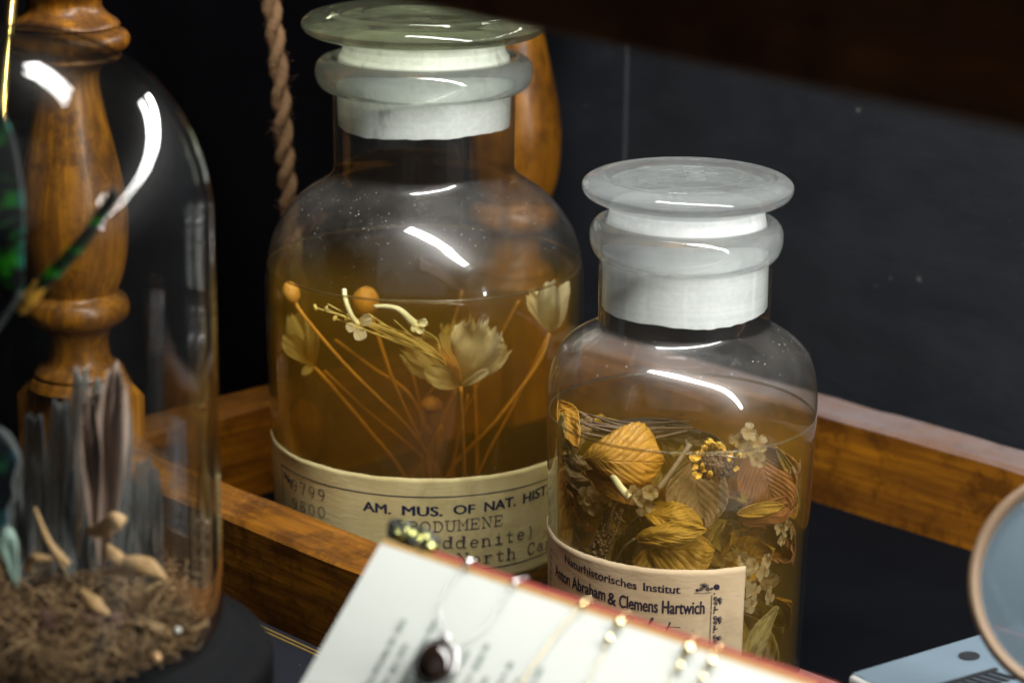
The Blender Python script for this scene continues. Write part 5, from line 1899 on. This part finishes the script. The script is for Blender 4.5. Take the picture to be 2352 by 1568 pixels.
for k in range(30):
    mb.blob(cq + Vector((rnd.uniform(-.006, .008), rnd.uniform(-.004, .004), rnd.uniform(-.002, .006))), rnd.uniform(.0012, .003), None, None, 7, 5, bumpy=.5, seed=k)
tag(mb.build('mineral_specimen', M['pyrite'], None, loc=cq - UP * .004, smooth=False), 'black mineral crumbs with yellow glints at the bottom edge in front of the dome base', 'mineral')

# ------------------------------------------------------------------ right corner: pale blue box and round glass in a tan rim
M['blue'] = plain_mat('pale_blue_card', (.11, .155, .19), .7, .12, 60, .2)
M['blue_edge'] = plain_mat('white_card_edge', (.40, .41, .39), .8, .2, 100, .2)
M['black_ink'] = plain_mat('black_print', (.012, .013, .016), .7, .3, 200, 0)
zt_ = .046
k0 = at_z(1947, 1548, zt_)
k1 = at_z(2240, 1460, zt_)
f1 = (k1 - k0)
f1.z = 0
f1.normalize()
f2_ = Vector((f1.y, -f1.x, 0))
t_ = thing('card_box', 'flat pale blue box with black printing in the lower right corner', 'box', Vector((k0.x, k0.y, 0)))
mb = MB()
Lx, Ly = .115, .060
mb.box(k0 + f1 * Lx / 2 + f2_ * Ly / 2 - UP * (zt_ / 2), f1 * Lx / 2, f2_ * Ly / 2, UP * (zt_ / 2))
mb.build('box', M['blue_edge'], t_, smooth=False, bevel=.0012)
mb = MB()
e_ = .0012
mb.add([k0 + f1 * x + f2_ * y + UP * .0003 for x, y in ((e_, e_ * .4), (Lx - e_, e_ * .4), (Lx - e_, Ly - e_), (e_, Ly - e_))], [(0, 1, 2, 3)])
top_l = mb.build('lid_paper', M['blue'], t_, smooth=False)
def kp(px_, py_):
    return at_z(px_, py_, zt_ + .0007)
mb = MB()
q0 = kp(2226, 1504)
vs = [q0 + (f1 * .0030 * math.cos(2 * PI * k / 20) + f2_ * .0026 * math.sin(2 * PI * k / 20)) for k in range(20)]
mb.add(vs, [tuple(range(20))])
pa, pb = kp(2130, 1580), kp(2290, 1534)
dv = (pb - pa).normalized()
dn = Vector((dv.y, -dv.x, 0))
mb.box((pa + pb) / 2, dv * (pb - pa).length / 2, dn * .0007, UP * .00006)
for k in range(9):
    c = pa.lerp(pb, (k + .5) / 9) + dn * .004
    mb.box(c, (dn + dv * .35) * .0032, dv * .0007, UP * .00007)
mb.build('print', M['black_ink'], top_l, smooth=False)

# lens
lc = at_d(2497, 1342, .555)
ls = .555 / F
RO = 272 * ls
lens_n = (CAM - lc).normalized()
lens_n = (lens_n + Vector((-.10, 0, .10))).normalized()
la = lens_n.cross(Vector((0, 0, 1))).normalized()
lb = la.cross(lens_n).normalized()
M['tan_rim'] = plain_mat('tan_wooden_rim', (.17, .115, .07), .5, .2, 60, .2, coat=.1)
lens_m, nt = newmat('bluish_lens')
tr = nd(nt, 'ShaderNodeBsdfTransparent', {'Color': (.55, .62, .66)})
gl = nd(nt, 'ShaderNodeBsdfAnisotropic', {'Color': (1, 1, 1), 'Roughness': .04})
df = nd(nt, 'ShaderNodeBsdfDiffuse', {'Color': (.17, .235, .28)})  # blue-grey diffuse share paints in what the glass would reflect
s_ = mixs(nt, .55, tr.outputs[0], df.outputs[0])
s_ = mixs(nt, .22, s_, gl.outputs[0])
out(nt, s_)
t_ = thing('magnifying_glass', 'round glass in a tan wooden rim at the right picture edge', 'magnifying glass', lc - lb * (RO + .05))
mb = MB()
rim = []
for i in range(12):
    a = 2 * PI * i / 12
    rim.append((RO - 15 * ls + 15 * ls * math.cos(a), .0032 * math.sin(a)))
vs = []
n = 120
for r_, h_ in rim:
    for k in range(n):
        a = 2 * PI * k / n
        vs.append(lc + la * r_ * math.cos(a) + lb * r_ * math.sin(a) + lens_n * h_)
fs = [(i * n + k, i * n + (k + 1) % n, ((i + 1) % 12) * n + (k + 1) % n, ((i + 1) % 12) * n + k) for i in range(12) for k in range(n)]
mb.add(vs, fs)
mb.build('rim', M['tan_rim'], t_)
mb = MB()
def lens_fn(sg):
    def fn(u, v):
        r_ = max(u, .002) * (RO - 24 * ls)
        a = 2 * PI * v
        return lc + la * r_ * math.cos(a) + lb * r_ * math.sin(a) + lens_n * sg * .0030 * (1 - u * u)
    return fn
mb.grid(lens_fn(1), 16, 64, wrap_v=True)
mb.grid(lens_fn(-1), 16, 64, wrap_v=True)
mb.build('lens', lens_m, t_)
mb = MB()
hd = (la * .55 - lb).normalized()
if hd.x < 0:
    hd = (-la * .55 - lb).normalized()
h0 = lc + hd * (RO - .001)
tz = (h0.z - .004) / max(-hd.z, .05)
mb.tube(smoothpath([h0, h0 + hd * tz * .3, h0 + hd * tz * .7, h0 + hd * tz], 20), [.0035 + .002 * math.sin(i / 20 * PI) for i in range(21)], 16)
mb.build('handle', M['tan_rim'], t_)
# thin board lying inside the tray by the small jar
w0 = at_z(1900, 1556, .004)
mb = MB()
mb.box((.05, -.012, .002), (.09, 0, 0), (0, .012, 0), (0, 0, .002))
o = rot_build(mb, 'wooden_slat', M['rail_dusty'], Vector((w0.x, w0.y, 0)), None, bevel=.0006)
tag(o, 'flat dusty wooden slat beside the foot of the small jar', 'slat')
